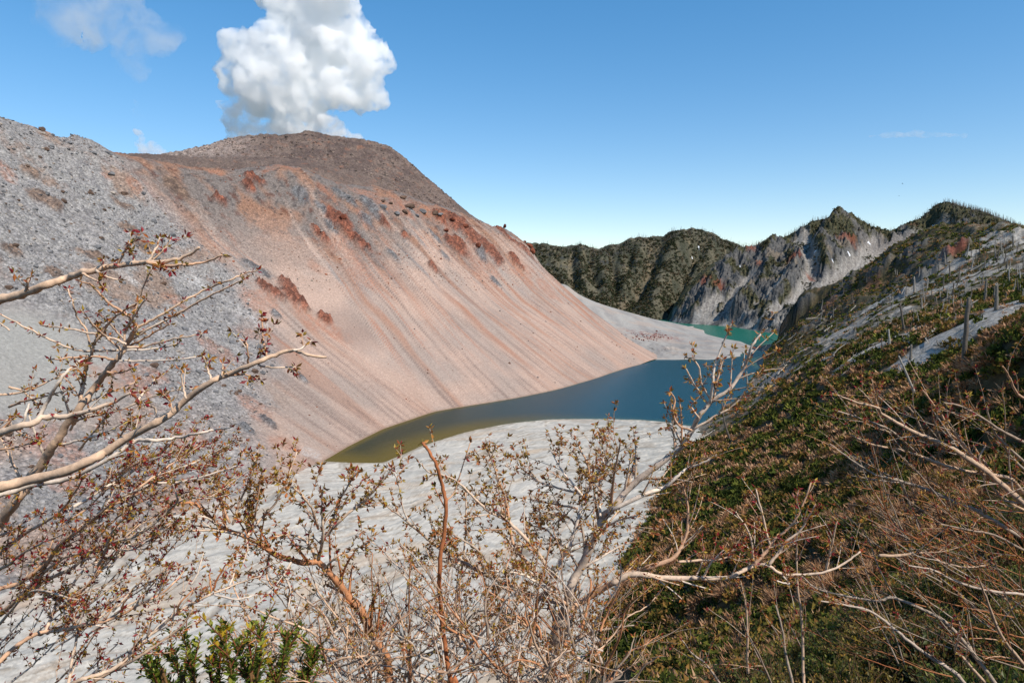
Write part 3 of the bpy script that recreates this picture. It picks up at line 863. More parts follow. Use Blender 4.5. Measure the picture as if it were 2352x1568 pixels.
gx_ = np.sign(np.linspace(-1, 1, 161)) * np.abs(np.linspace(-1, 1, 161)) ** 2.4 * 110
gy_ = np.r_[np.linspace(-14, 0, 20)[:-1], np.linspace(0, 1, 140) ** 2.2 * 215]
X, Y = np.meshgrid(gx_, gy_, indexing='ij')
Z = f_near(X, Y)
n1 = fbm(X / 1.5, Y / 1.5, 4, 272); n2 = fbm(X / 0.4, Y / 0.4, 3, 273)
C = mix(c(96, 80, 58), c(70, 62, 46), ss(-0.3, 0.3, n1)) * (1 + 0.3 * n2)[..., None]
add('crater_rim_ground', mesh_np('crater_rim_ground', np.stack([X, Y, Z], -1).reshape(-1, 3), grid_faces(*X.shape), C.reshape(-1, 3)), M_SOIL, kind='structure')

# ---------------------------------------------------------------- lake
X, Y = polar(lambda a: np.full_like(a, 480.0), lambda a: np.full_like(a, 2700.0), -0.40, 0.62, 140, 130, 1.7)
bed = np.maximum(np.maximum(f_dome0(X, Y), f_flat0(X, Y)), f_hill0(X, Y))
bed = np.where(Y > 1200, np.maximum(bed, f_spit0(X, Y)), bed)
dep = np.clip(-bed, 0, 60)
south = ss(0.18, -0.2, X / Y + (Y - 800) / 2500)
deep = mix(lin(17, 72, 84), lin(28, 118, 98), ss(1450, 1700, Y))
deep = mix(deep, lin(30, 52, 34), ss(0.05, -0.18, X / Y) * ss(1000, 700, Y))
Cw = mix(deep, lin(104, 92, 26), ss(5.5, 0.4, dep) * south)
Cw = mix(Cw, lin(96, 128, 100), ss(1.2, 0.0, dep) * (1 - south) * 0.4)
m, nt, out = new_mat('lake_water')
at = node(nt, 'ShaderNodeAttribute', attribute_name='col')
tc = node(nt, 'ShaderNodeTexCoord')
mp = node(nt, 'ShaderNodeMapping', {'Vector': tc.outputs['Object'], 'Scale': (1.0, 0.45, 1.0)})
n1 = node(nt, 'ShaderNodeTexNoise', {'Vector': mp.outputs[0], 'Scale': 0.22, 'Detail': 6.0, 'Roughness': 0.7})
bp = node(nt, 'ShaderNodeBump', {'Height': n1.outputs[0], 'Strength': 0.5, 'Distance': 0.6})
bs = node(nt, 'ShaderNodeBsdfPrincipled', {'Base Color': at.outputs['Color'], 'Roughness': 0.27, 'IOR': 1.33, 'Normal': bp.outputs[0], 'Specular IOR Level': 0.12})
nt.links.new(bs.outputs[0], out.inputs[0])
add('lake_water', mesh_np('lake_water', np.stack([X, Y, 0 * X], -1).reshape(-1, 3), grid_faces(140, 130), (Cw * 0.62).reshape(-1, 3)), m, kind='structure')
# ---------------------------------------------------------------- steam and clouds: closed bodies of scattering air
from mathutils import noise as mnoise


def steam_body(name, balls, Y, voxel, disp, dscale, dens, nscale, lo, hi, seed=0, aniso=0.2, depth=0.5, detail=3.0, **props):
    bm = bmesh.new()
    r_ = random.Random(seed)
    for (u, v, r) in balls:
        k = Y / FOC
        yy = Y + r_.uniform(-depth, depth) * r * k * 0.6
        p = W(u, v, yy)
        bmesh.ops.create_icosphere(bm, subdivisions=3, radius=r * k, matrix=Matrix.Translation(p))
    me = bpy.data.meshes.new(name + '_hull')
    bm.to_mesh(me); bm.free()
    o = bpy.data.objects.new(name + '_hull', me)
    COL.objects.link(o)
    md = o.modifiers.new('r', 'REMESH'); md.mode = 'VOXEL'; md.voxel_size = voxel
    dg = bpy.context.evaluated_depsgraph_get()
    ev = bpy.data.meshes.new_from_object(o.evaluated_get(dg))
    bpy.data.objects.remove(o)
    n = len(ev.vertices)
    co = np.empty(n * 3, np.float32); no = np.empty(n * 3, np.float32)
    ev.vertices.foreach_get('co', co); ev.vertices.foreach_get('normal', no)
    co = co.reshape(-1, 3); no = no.reshape(-1, 3)
    dd = np.array([mnoise.fractal(Vector(p) / dscale, 0.8, 2.0, 5) for p in co])
    co = co + no * (dd * disp)[:, None]
    ctr = co.mean(0)
    ev.vertices.foreach_set('co', (co - ctr).astype(np.float32).ravel())
    ev.update(); ev.name = name
    m, nt, out = new_mat(name)
    tc = node(nt, 'ShaderNodeTexCoord')
    n1 = node(nt, 'ShaderNodeTexNoise', {'Vector': tc.outputs['Object'], 'Scale': nscale, 'Detail': detail, 'Roughness': 0.6, 'Distortion': 0.6})
    mr = node(nt, 'ShaderNodeMapRange', {'Value': n1.outputs[0], 'From Min': lo, 'From Max': hi, 'To Min': 0.0, 'To Max': dens}, interpolation_type='SMOOTHSTEP')
    vs = node(nt, 'ShaderNodeVolumePrincipled', {'Color': (0.995, 0.995, 0.995, 1), 'Density': mr.outputs[0], 'Anisotropy': aniso})
    nt.links.new(vs.outputs[0], out.inputs['Volume'])
    o = add(name, ev, m, **props)
    o.location = ctr
    return o


PLUME = [(542, 288, 22), (530, 300, 16), (575, 268, 26), (560, 318, 18), (525, 275, 12), (770, 296, 22), (800, 312, 12), (550, 300, 34), (590, 285, 34), (640, 290, 40), (700, 285, 44), (745, 290, 38), (785, 308, 20), (815, 316, 9), (540, 312, 20), (520, 318, 10), (556, 262, 26), (535, 252, 18), (516, 238, 9), (600, 240, 44), (650, 230, 56), (705, 235, 44), (560, 210, 36), (620, 190, 66), (690, 180, 66), (540, 150, 40), (526, 120, 30),
         (560, 112, 50), (600, 130, 56), (650, 110, 60), (700, 100, 76), (760, 110, 76), (680, 40, 56), (720, 10, 82), (770, 30, 58), (700, -50, 90), (760, -70, 90), (810, 120, 54), (830, 160, 58), (858, 150, 38), (835, 200, 44), (800, 215, 36), (745, 190, 56), (640, -20, 40), (575, 78, 22), (735, 250, 26), (818, 60, 26)]
steam_body('steam_plume', PLUME, 1690, 8.0, 34.0, 60.0, 0.07, 0.026, 0.35, 0.62, 5, detail=6.0,
           label='billowing white steam plume rising from the summit of the lava dome', category='steam')
WISP = [(318, 305, 8), (322, 325, 11), (330, 345, 15), (350, 340, 14), (365, 352, 12), (340, 362, 14)]
steam_body('steam_wisp', WISP, 1480, 3.0, 9.0, 18.0, 0.05, 0.04, 0.30, 0.62, 8,
           label='small white steam wisp rising behind the saddle left of the plume', category='steam')
CLOUD = [(110, 20, 40), (160, 30, 60), (220, 40, 66), (270, 60, 56), (300, 100, 46), (310, 140, 36), (318, 170, 22), (340, 80, 44), (380, 90, 30), (400, 80, 18), (180, -30, 80), (90, 0, 30), (250, 0, 70), (310, 250, 16), (320, 270, 14), (305, 230, 12)]
steam_body('thin_cloud', CLOUD, 2600, 14.0, 50.0, 110.0, 0.0075, 0.0085, 0.40, 0.75, 12, detail=5.0,
           label='thin grey-white cloud drifting left of the steam plume', category='cloud')
CIRRUS = [(2000 + i * 9, 312 - 4 * math.sin(i / 24 * 3.14), 4.5 + 4 * math.sin(i / 24 * 3.14)) for i in range(25)]
steam_body('cirrus_streak', CIRRUS, 9000, 20.0, 30.0, 150.0, 0.006, 0.004, 0.3, 0.7, 13,
           label='faint flat streak of cloud low over the bare cliffs', category='cloud')

# ---------------------------------------------------------------- boulders and rubble on the dome
def rock_mesh(name, seed, sub=2, flat=0.75):
    r_ = random.Random(seed)
    bm = bmesh.new()
    bmesh.ops.create_icosphere(bm, subdivisions=sub, radius=1.0)
    sh = Vector((r_.random() * 50, r_.random() * 50, 0))
    for v in bm.verts:
        d = 1 + 0.42 * mnoise.noise(v.co * 0.9 + sh) + 0.22 * mnoise.noise(v.co * 2.3 + sh)
        v.co = v.co * d
        v.co.z *= flat
    # a few planes shear off faces so that the rock has corners
    for i in range(5):
        n = Vector((r_.uniform(-1, 1), r_.uniform(-1, 1), r_.uniform(-0.3, 1))).normalized()
        dd = r_.uniform(0.55, 0.8)
        for v in bm.verts:
            e = v.co.dot(n) - dd
            if e > 0:
                v.co -= n * e * 0.9
    V = np.array([v.co[:] for v in bm.verts]); Fc = np.array([[v.index for v in f.verts] for f in bm.faces])
    bm.free()
    return V, Fc


ROCKS = [rock_mesh('rock', 30 + i, 2) for i in range(6)]
SMALL = [rock_mesh('rock', 60 + i, 1) for i in range(6)]
X, Y, Z, fld = DOME
zz, d_, s_, left_, rr_, gr_, br_, up_, sm_ = [a.ravel() for a in fld]
xx, yy = X.ravel(), Y.ravel()
uu, vv = project(xx, yy, zz)
rock_tone = {'grey': [c(150, 150, 154), c(112, 112, 116)], 'brown': [c(132, 108, 94), c(96, 80, 72)], 'pale': [c(196, 184, 174), c(172, 160, 152)], 'red': [c(150, 88, 66), c(110, 66, 54)]}
proto = {}
for tone, cs in rock_tone.items():
    for i, (V, Fc) in enumerate(ROCKS):
        n = np.array([mnoise.noise(Vector(p) * 2.0 + Vector((i, 0, 0))) for p in V])
        proto[tone, i] = mesh_np('boulder', V, Fc, mix(cs[0], cs[1], ss(-0.4, 0.4, n)), smooth=False)
TXT = {'grey': ('grey boulder lying on the grey rubble flank of the dome', 'grey boulders on the rubble flank'), 'brown': ('brown boulder lying on the grey rubble flank of the dome', 'brown boulders on the rubble flank'),
       'pale': ('pale boulder lying on the grey rubble flank of the dome', 'pale boulders on the rubble flank')}


def put_boulder(x, y, z, r, tone, label, group):
    o = add('boulder', proto[tone, rnd.randrange(6)], M_ROCK, label=label, category='boulder', group=group)
    o.location = (x, y, z + r * 0.2)
    o.scale = (r * rnd.uniform(0.8, 1.3), r * rnd.uniform(0.8, 1.2), r * rnd.uniform(0.7, 1.1))
    o.rotation_euler = (rnd.uniform(-0.3, 0.3), rnd.uniform(-0.3, 0.3), rnd.uniform(0, 6.28))


w = np.where((left_ > 0.6) & (uu > -60) & (uu < 700) & (d_ > 12) & (vv < 1250) & (sm_ < 0.25))[0]
for k in nrg.choice(w, 230, replace=False):
    px = float(np.clip(nrg.gamma(2.2, 1.5) + 2.2, 2.4, 9))
    tone = rnd.choices(['grey', 'brown', 'pale'], [5, 3, 2])[0]
    put_boulder(xx[k], yy[k], zz[k], px * yy[k] / FOC, tone, *TXT[tone])
for (u, v, r, tone) in [(880, 476, 7, 'grey'), (912, 491, 7, 'grey'), (942, 476, 11, 'brown'), (930, 488, 8, 'brown'), (958, 497, 8, 'grey'), (970, 487, 9, 'grey'), (1000, 490, 7, 'brown'), (1012, 493, 6, 'grey'), (898, 468, 5, 'brown'), (925, 455, 7, 'brown'),
                        (880, 462, 5, 'brown'), (800, 452, 5, 'grey'), (1216, 566, 9, 'red'), (1222, 578, 10, 'red'), (1160, 520, 6, 'red'), (1205, 556, 5, 'red'), (1040, 505, 8, 'red'), (1070, 520, 8, 'red'), (1025, 530, 7, 'red'), (1100, 565, 8, 'red'), (790, 500, 8, 'red')]:
    p = hit(lambda a, b: g_dome(a, b), u, v)
    put_boulder(p[0], p[1], p[2], r * p[1] / FOC, tone, {'grey': 'grey boulder standing out below the orange rim of the dome', 'brown': 'rounded brown boulder below the orange rim of the dome', 'red': 'rusty red crag block on the upper slope of the dome'}[tone],
                {'grey': 'grey boulders below the rim', 'brown': 'brown boulders below the rim', 'red': 'rusty crag blocks'}[tone])


def scatter(name, P, R, shapes, cols, mat, seed=0, smooth=False, **props):
    """many small rocks as one mesh"""
    g = np.random.default_rng(seed)
    n = len(P); which = g.integers(0, len(shapes), n)
    VV, FF, CC = [], [], []; off = 0
    for i, (V, Fc) in enumerate(shapes):
        k = np.where(which == i)[0]
        if len(k) == 0:
            continue
        a = g.uniform(0, 6.28, len(k)); ca, sa = np.cos(a), np.sin(a)
        S = R[k][:, None] * g.uniform(0.7, 1.3, (len(k), 3))
        q = V[None] * S[:, None]
        x = q[..., 0] * ca[:, None] - q[..., 1] * sa[:, None]; y = q[..., 0] * sa[:, None] + q[..., 1] * ca[:, None]
        q = np.stack([x, y, q[..., 2]], -1) + P[k][:, None]
        VV.append(q.reshape(-1, 3)); FF.append((Fc[None] + (off + np.arange(len(k)) * len(V))[:, None, None]).reshape(-1, Fc.shape[1]))
        CC.append(np.repeat(cols[k], len(V), 0)); off += len(k) * len(V)
    return add(name, mesh_np(name, np.concatenate(VV), np.concatenate(FF), np.concatenate(CC), smooth=smooth), mat, **props)


def tones(n, L, seed):
    g = np.random.default_rng(seed)
    a = np.array(L); return a[g.integers(0, len(L), n)] * g.uniform(0.75, 1.2, (n, 1))


cl = fbm(xx / 60, yy / 60, 3, 91)
w = np.where((left_ > 0.5) & (uu > -200) & (uu < 760) & (d_ > 6) & (sm_ < 0.25) & (cl > -0.35))[0]
k = nrg.choice(w, 7500, replace=False)
scatter('rubble', np.stack([xx[k], yy[k], zz[k] + 0.1], 1), np.clip(nrg.gamma(2.0, 0.55, 7500) + 0.7, 0.7, 4.5) * yy[k] / FOC, SMALL,
        tones(7500, [c(140, 140, 144), c(110, 110, 115), c(168, 166, 166), c(136, 116, 104), c(88, 88, 92), c(190, 180, 172)], 3), M_ROCK, 4, kind='stuff', label='grey volcanic rubble covering the left flank of the dome')
w = np.where((left_ < 0.5) & (uu > 400) & (uu < 1500) & (d_ > 5) & ((up_ > 0.3) | (nrg.random(len(xx)) < 0.1)) & (cl > -0.5))[0]
k = nrg.choice(w, 2800, replace=False)
scatter('talus_stones', np.stack([xx[k], yy[k], zz[k] + 0.1], 1), np.clip(nrg.gamma(1.6, 0.5, 2800) + 0.45, 0.5, 3.6) * yy[k] / FOC, SMALL,
        tones(2800, [c(150, 112, 94), c(120, 90, 78), c(176, 160, 150), c(110, 108, 110), c(160, 100, 76)], 5), M_ROCK, 6, kind='stuff', label='reddish stones strewn over the talus slope of the dome')
X, Y = np.meshgrid(np.linspace(-0.48, 0.0, 260), np.linspace(1330, 1660, 160), indexing='ij'); X = X * Y
zt = g_top(X, Y); ok = np.where((zt > 300).ravel())[0]
k = nrg.choice(ok, 3000, replace=False)
scatter('summit_stones', np.stack([X.ravel()[k], Y.ravel()[k], zt.ravel()[k]], 1), np.clip(nrg.gamma(1.6, 0.6, 3000) + 0.5, 0.5, 4) * 1.0, SMALL,
        tones(3000, [c(112, 98, 92), c(134, 116, 106), c(96, 86, 82), c(160, 142, 132)], 7), M_ROCK, 8, kind='stuff', label='dark brown stones covering the summit of the dome')
# red stones on the spit
rp = [hit(f_spit0, u, v) for u, v in [(1490 + rnd.gauss(0, 24), 772 + rnd.gauss(0, 6)) for _ in range(90)]]
scatter('red_stones', np.array(rp), np.array([rnd.uniform(0.8, 2.6) for _ in rp]), SMALL, tones(90, [c(140, 70, 58), c(116, 62, 54)], 9), M_ROCK, 10, kind='stuff', label='small red stones scattered at the head of the ash spit')
# ---------------------------------------------------------------- hillside plants: feathery tan and leafy green bushes
def tube(P, R, sides=6, cap=True):
    """tapered tube along the points P with radii R -> vertices, quads, tris"""
    P = np.asarray(P, float); R = np.asarray(R, float); n = len(P)
    T = np.gradient(P, axis=0); T /= np.linalg.norm(T, axis=1)[:, None] + 1e-12
    up = np.array([0, 0, 1.0]) if abs(T[0, 2]) < 0.9 else np.array([1.0, 0, 0])
    N = np.cross(T[0], up); N /= np.linalg.norm(N)
    V = np.empty((n, sides, 3)); an = np.arange(sides) * 2 * np.pi / sides
    for i in range(n):
        N = N - T[i] * (N @ T[i]); N /= np.linalg.norm(N) + 1e-12
        B = np.cross(T[i], N)
        V[i] = P[i] + R[i] * (np.cos(an)[:, None] * N + np.sin(an)[:, None] * B)
    i = np.arange(n - 1)[:, None] * sides + np.arange(sides)[None]; j = np.arange(n - 1)[:, None] * sides + (np.arange(sides)[None] + 1) % sides
    Q = np.stack([i, j, j + sides, i + sides], -1).reshape(-1, 4)
    V = V.reshape(-1, 3)
    Tt = np.zeros((0, 3), int)
    if cap:
        V = np.vstack([V, P[-1] + T[-1] * R[-1]])
        e = (n - 1) * sides
        Tt = [[e + k, e + (k + 1) % sides, len(V) - 1] for k in range(sides)]
        V = np.vstack([V, P[0] - T[0] * R[0]])
        Tt = np.array(Tt + [[(k + 1) % sides, k, len(V) - 1] for k in range(sides)])
    return V, Q, Tt


class Acc:
    """collects tubes and leaves of ONE part"""
    def __init__(self):
        self.V, self.Q, self.T, self.C, self.n = [], [], [], [], 0

    def put(self, V, Q=None, T=None, col=(0.5, 0.5, 0.5)):
        V = np.asarray(V, float)
        self.V.append(V)
        if Q is not None and len(Q): self.Q.append(np.asarray(Q) + self.n)
        if T is not None and len(T): self.T.append(np.asarray(T) + self.n)
        cc = np.asarray(col, float)
        self.C.append(np.broadcast_to(cc, (len(V), 3)) if cc.ndim == 1 else cc)
        self.n += len(V)

    def tube(self, P, R, sides=6, col=(0.5, 0.5, 0.5), cap=True):
        self.put(*tube(P, R, sides, cap), col=col)

    def mesh(self, name, smooth=True, origin=None):
        V = np.concatenate(self.V)
        if origin is not None: V = V - np.asarray(origin)
        return mesh_np(name, V, [np.concatenate(q) for q in (self.Q, self.T) if q], np.concatenate(self.C), smooth=smooth)


def bush(kind, n, seed):
    g = np.random.default_rng(seed)
    u = g.normal(size=(n, 3)); u[:, 2] = np.abs(u[:, 2]) * 0.9 + 0.02
    u /= np.linalg.norm(u, axis=1)[:, None]
    lump = 0.62 + 0.38 * ss(-0.5, 0.5, fbm(u[:, 0] * 1.8 + seed, u[:, 1] * 1.8 + u[:, 2], 2, seed))
    big = (150.0 / n) ** 0.5
    if kind == 'tan':
        r = g.uniform(0.25, 0.86, n) * lump
        p = u * r[:, None]
        d = u + g.normal(0, 0.32, (n, 3)) + np.array([0.1, 0, 0.25]); d /= np.linalg.norm(d, axis=1)[:, None]
        s = np.cross(d, g.normal(size=(n, 3))); s /= np.linalg.norm(s, axis=1)[:, None]
        L = g.uniform(0.3, 0.55, n)[:, None]; w = 0.055 * big * g.uniform(0.7, 1.4, n)[:, None]
        V = np.stack([p - s * w, p + s * w, p + d * L], 1)
        base = np.array([c(230, 180, 142), c(208, 156, 116), c(240, 198, 158), c(178, 130, 94)])[g.integers(0, 4, n)] * g.uniform(0.75, 1.1, (n, 1))
    else:
        r = g.uniform(0.45, 1.0, n) ** 0.5 * lump
        p = u * r[:, None]
        d = g.normal(size=(n, 3)) * 0.7 + u * 0.6 + np.array([0, 0, 0.35]); d /= np.linalg.norm(d, axis=1)[:, None]
        s = np.cross(d, g.normal(size=(n, 3))); s /= np.linalg.norm(s, axis=1)[:, None]
        L = 0.17 * big * g.uniform(0.7, 1.4, n)[:, None]; w = 0.095 * big * g.uniform(0.8, 1.3, n)[:, None]
        V = np.stack([p - s * w - d * L * 0.5, p + s * w - d * L * 0.4, p + d * L], 1)
        if kind == 'green':
            pal = [c(112, 122, 52), c(84, 98, 42), c(138, 140, 62), c(66, 78, 36)]
        else:
            pal = [c(158, 136, 66), c(126, 116, 56), c(172, 130, 72), c(104, 92, 50)]
        base = np.array(pal)[g.integers(0, 4, n)] * g.uniform(0.7, 1.15, (n, 1))
    V[..., 2] = V[..., 2] * (0.85 if kind == 'tan' else 0.95) - 0.08
    return V.reshape(-1, 3), np.arange(3 * n).reshape(-1, 3), np.repeat(base, 3, 0)


g = np.random.default_rng(77)
N = 42000
bx = g.uniform(20, 1150, N); byy = g.uniform(125, 1350, N) ** 1.0
byy = 125 + (1350 - 125) * g.uniform(0, 1, N) ** 1.35
byy[:5000] = g.uniform(150, 340, 5000)
bx = byy * g.uniform(0.03, 0.98, N)
dR, _ = polydist(bx, byy, BASE_R)
zb = g_hill(bx, byy); z0b = f_hill0(bx, byy)
amk = ash_mask(bx, byy)
clump = fbm(bx / 26, byy / 26, 3, 301)
dens = np.where(byy < 620, 1.0, 0.62 + 0.38 * ss(850, 1000, byy)) * (1 - 0.97 * amk) * np.where(clump < -0.42, 0.35, 1.0)
acc_area = bx / byy * 0 + byy / 420.0                      # polar sampling thins with distance: keep it even
keep = (dR < -2) & (z0b > 0.8) & (g.random(N) < dens * np.clip(acc_area, 0.30, 1.0) * np.where(byy < 420, 0.8, np.where(byy < 850, 0.6, 1.0)))
bx, byy, zb, clump = bx[keep], byy[keep], zb[keep], clump[keep]
bu, bv = project(bx, byy, zb)
inn = (bu > -40) & (bu < 2480) & (bv < 1640)
bx, byy, zb, clump, bu, bv = [q[inn] for q in (bx, byy, zb, clump, bu, bv)]
n = len(bx)
tanf = ss(-0.25, 0.25, fbm(bx / 45, byy / 45, 3, 303) + np.where(byy < 420, 0.06, -0.05))
rk = g.random(n)
kind = np.where(rk < 0.12 + tanf * 0.62, 0, np.where(rk < 0.84, 1, 2))
size = np.where(kind == 0, g.uniform(3.4, 6.0, n), g.uniform(3.0, 6.2, n)) * np.where(byy > 620, 0.72, 1.0) * np.where(g.random(n) < 0.25, 0.6, 1.0)
pxs = size / byy * np.where((bu > 10) & (bu < 2340) & (bv < 1480), 1, 0)
big_i = np.argsort(-pxs)[:300]
KN = ['tan', 'green', 'olive']
LB = [('feathery tan bush on the hillside below the crater rim', 'tan bushes on the hillside'), ('dark green leafy bush on the hillside below the crater rim', 'green bushes on the hillside'),
      ('olive brown leafy bush on the hillside below the crater rim', 'olive bushes on the hillside')]
PB = {}
for k in range(3):
    for j in range(4):
        V, T, Cc = bush(KN[k], 620, 400 + k * 10 + j)
        PB[k, j] = mesh_np('bush', V, T, Cc, smooth=False)
for i in big_i:
    o = add('bush', PB[kind[i], int(g.integers(0, 4))], M_FARLEAF, label=LB[kind[i]][0], category='bush', group=LB[kind[i]][1])
    o.location = (bx[i], byy[i], zb[i])
    s = size[i]
    o.scale = (s * g.uniform(0.85, 1.2), s * g.uniform(0.85, 1.2), s * g.uniform(0.8, 1.15))
    o.rotation_euler = (0, 0, g.uniform(0, 6.28))
rest = np.ones(n, bool); rest[big_i] = False
VV, TT, CC = [], [], []; off = 0
for lo_, hi_, nt_ in ((0, 330, 95), (330, 480, 56), (480, 700, 34), (700, 1000, 18), (1000, 3000, 10)):
    for k in range(3):
        for j in range(3):
            V, T, Cc = bush(KN[k], nt_, 500 + k * 10 + j)
            ii = np.where(rest & (byy >= lo_) & (byy < hi_) & (kind == k) & (np.arange(n) % 3 == j))[0]
            if len(ii) == 0: continue
            a = g.uniform(0, 6.28, len(ii)); ca, sa = np.cos(a)[:, None], np.sin(a)[:, None]
            q = V[None] * (size[ii][:, None, None] * g.uniform(0.8, 1.2, (len(ii), 1, 3)))
            q = np.stack([q[..., 0] * ca - q[..., 1] * sa, q[..., 0] * sa + q[..., 1] * ca, q[..., 2]], -1) + np.stack([bx[ii], byy[ii], zb[ii]], 1)[:, None]
            VV.append(q.reshape(-1, 3)); TT.append((T[None] + (off + np.arange(len(ii)) * len(V))[:, None, None]).reshape(-1, 3))
            CC.append((Cc[None] * g.uniform(0.8, 1.15, (len(ii), 1, 1))).reshape(-1, 3)); off += len(ii) * len(V)
add('hillside_scrub', mesh_np('hillside_scrub', np.concatenate(VV), np.concatenate(TT), np.concatenate(CC), smooth=False), M_FARLEAF, kind='stuff', label='mixed tan and green scrub covering the hillside')

yn = 34 + 180 * g.uniform(0, 1, 1500) ** 0.8; xn = yn * np.where(yn > 120, g.uniform(0.2, 0.6, 1500), g.uniform(0.02, 0.95, 1500))
zn = f_near(xn, yn); VV, TT, CC = [], [], []; off = 0
for k in range(3):
    for j in range(2):
        V, T, Cc = bush(KN[k], 100, 700 + k * 10 + j)
        ii = np.where((np.arange(1500) % 6) == k * 2 + j)[0]
        a = g.uniform(0, 6.28, len(ii)); ca, sa = np.cos(a)[:, None], np.sin(a)[:, None]
        q = V[None] * (g.uniform(1.1, 2.6, (len(ii), 1, 1)) * (0.6 + yn[ii] / 110)[:, None, None])
        q = np.stack([q[..., 0] * ca - q[..., 1] * sa, q[..., 0] * sa + q[..., 1] * ca, q[..., 2]], -1) + np.stack([xn[ii], yn[ii], zn[ii]], 1)[:, None]
        VV.append(q.reshape(-1, 3)); TT.append((T[None] + (off + np.arange(len(ii)) * len(V))[:, None, None]).reshape(-1, 3)); CC.append((Cc[None] * g.uniform(0.8, 1.15, (len(ii), 1, 1))).reshape(-1, 3)); off += len(ii) * len(V)
add('rim_scrub', mesh_np('rim_scrub', np.concatenate(VV), np.concatenate(TT), np.concatenate(CC), smooth=False), M_FARLEAF, kind='stuff', label='mixed low scrub covering the steep slope just below the rim')

# ---------------------------------------------------------------- dead trees, standing and fallen
DEADC = [c(176, 170, 162), c(140, 134, 126), c(196, 190, 182), c(120, 112, 104)]


def snag_parts(h, r, seed, nb=4, lean=0.05, bend=None):
    """trunk path and stub branches of a dead tree"""
    q = random.Random(seed)
    n = 9
    P = []
    lx, ly = q.uniform(-lean, lean), q.uniform(-lean, lean)
    for i in range(n):
        t = i / (n - 1)
        P.append((lx * h * t + q.gauss(0, 0.008) * h, ly * h * t + q.gauss(0, 0.008) * h, h * t))
    R = [r * (1.25 if i == 0 else 1 - 0.55 * i / (n - 1)) for i in range(n)]
    B = []
    for k in range(nb):
        t = q.uniform(0.35, 0.95); i = int(t * (n - 1)); p = np.array(P[i]); a = q.uniform(0, 6.28); L = h * q.uniform(0.08, 0.24)
        d = np.array([math.cos(a), math.sin(a), q.uniform(-0.1, 0.9)])
        B.append(([p, p + d * L * 0.5 + (0, 0, q.uniform(-0.05, 0.1) * L), p + d * L], [r * 0.34, r * 0.22, r * 0.1]))
    return P, R, B


def dead_tree(base, top, rpx, label, group=None, nb=4, seed=0, mid=None):
    """trunk through frame points at the distance of its foot; parts: trunk, branches"""
    p = hit(lambda a, b: g_hill(a, b), *base, lo=130, hi=1600)
    a = np.array(p); b = np.array(W(top[0], top[1], p[1] + rnd.uniform(-1, 1)))
    h = np.linalg.norm(b - a); r = rpx * p[1] / FOC * 0.5
    e = empty('dead_tree', p, label=label, category='dead tree')
    if group: e['group'] = group
    q = random.Random(seed); n = 10
    m_ = (a + b) / 2 if mid is None else np.array(W(mid[0], mid[1], p[1]))
    P = [(1 - t) ** 2 * a + 2 * t * (1 - t) * (2 * m_ - (a + b) / 2) + t * t * b + np.array([q.gauss(0, 0.006) * h, 0, 0]) for t in np.linspace(0, 1, n)]
    P[0] = P[0] - (0, 0, 0.8)
    R = [r * (1.3 if i == 0 else 1.0 - 0.4 * i / (n - 1)) for i in range(n)]
    A = Acc(); A.tube(np.array(P) - p, R, 8, q.choice(DEADC))
    add('trunk', A.mesh('trunk'), M_DEAD, e)
    for k in range(nb):
        t = q.uniform(0.3, 0.97); i = int(t * (n - 1)); s = np.array(P[i]) - p; an = q.uniform(0, 6.28); L = h * q.uniform(0.07, 0.2)
        d = np.array([math.cos(an), 0.4 * math.sin(an), q.uniform(-0.2, 0.8)])
        A = Acc(); A.tube([s, s + d * L * 0.5 + (0, 0, q.uniform(-0.1, 0.1) * L), s + d * L], [r * 0.4, r * 0.25, r * 0.1], 5, q.choice(DEADC))
        add('branch', A.mesh('branch'), M_DEAD, e)
    return e


dead_tree((2212, 856), (2225, 685), 13, 'tallest grey dead trunk standing in scrub before the ash terrace', nb=5, seed=1)
dead_tree((2288, 712), (2290, 651), 9, 'thick dead trunk standing alone on the open ash terrace', nb=3, seed=2)
dead_tree((2076, 756), (2067, 697), 6, 'slim dead trunk with a forked foot beside dark scrub', nb=4, seed=3)
dead_tree((2102, 903), (2065, 818), 6, 'bent dead trunk leaning out of the green scrub', nb=2, seed=4, mid=(2079, 852))
dead_tree((2092, 824), (2093, 792), 7, 'short stubby dead trunk in front of the fallen logs', nb=0, seed=5)
dead_tree((2044, 794), (2041, 757), 6, 'short dead trunk at the end of a fallen log', nb=2, seed=6)
dead_tree((2087, 786), (2087, 769), 5, 'dead stump between the fallen logs on the ash', nb=0, seed=7)
dead_tree((1676, 1010), (1659, 925), 5, 'pale dead trunk leaning over the lake shore', nb=3, seed=8, mid=(1663, 965))
dead_tree((1716, 882), (1715, 853), 4, 'small dead trunk standing at the tip of the lake promontory', nb=0, seed=9)
dead_tree((2262, 694), (2266, 640), 6, 'dead trunk with a crooked white foot above the ash terrace', nb=5, seed=10)
dead_tree((2100, 672), (2100, 636), 5, 'dead trunk below the dark cliff shadow', nb=5, seed=11)
dead_tree((2129, 667), (2131, 639), 4, 'hooked dead trunk below the red outcrop', nb=4, seed=12)
dead_tree((2151, 700), (2150, 682), 4, 'short pale stump on the scrubby slope above the terrace', nb=0, seed=13)
dead_tree((2182, 640), (2181, 607), 4, 'thin dead trunk beside the red outcrop', nb=4, seed=14)

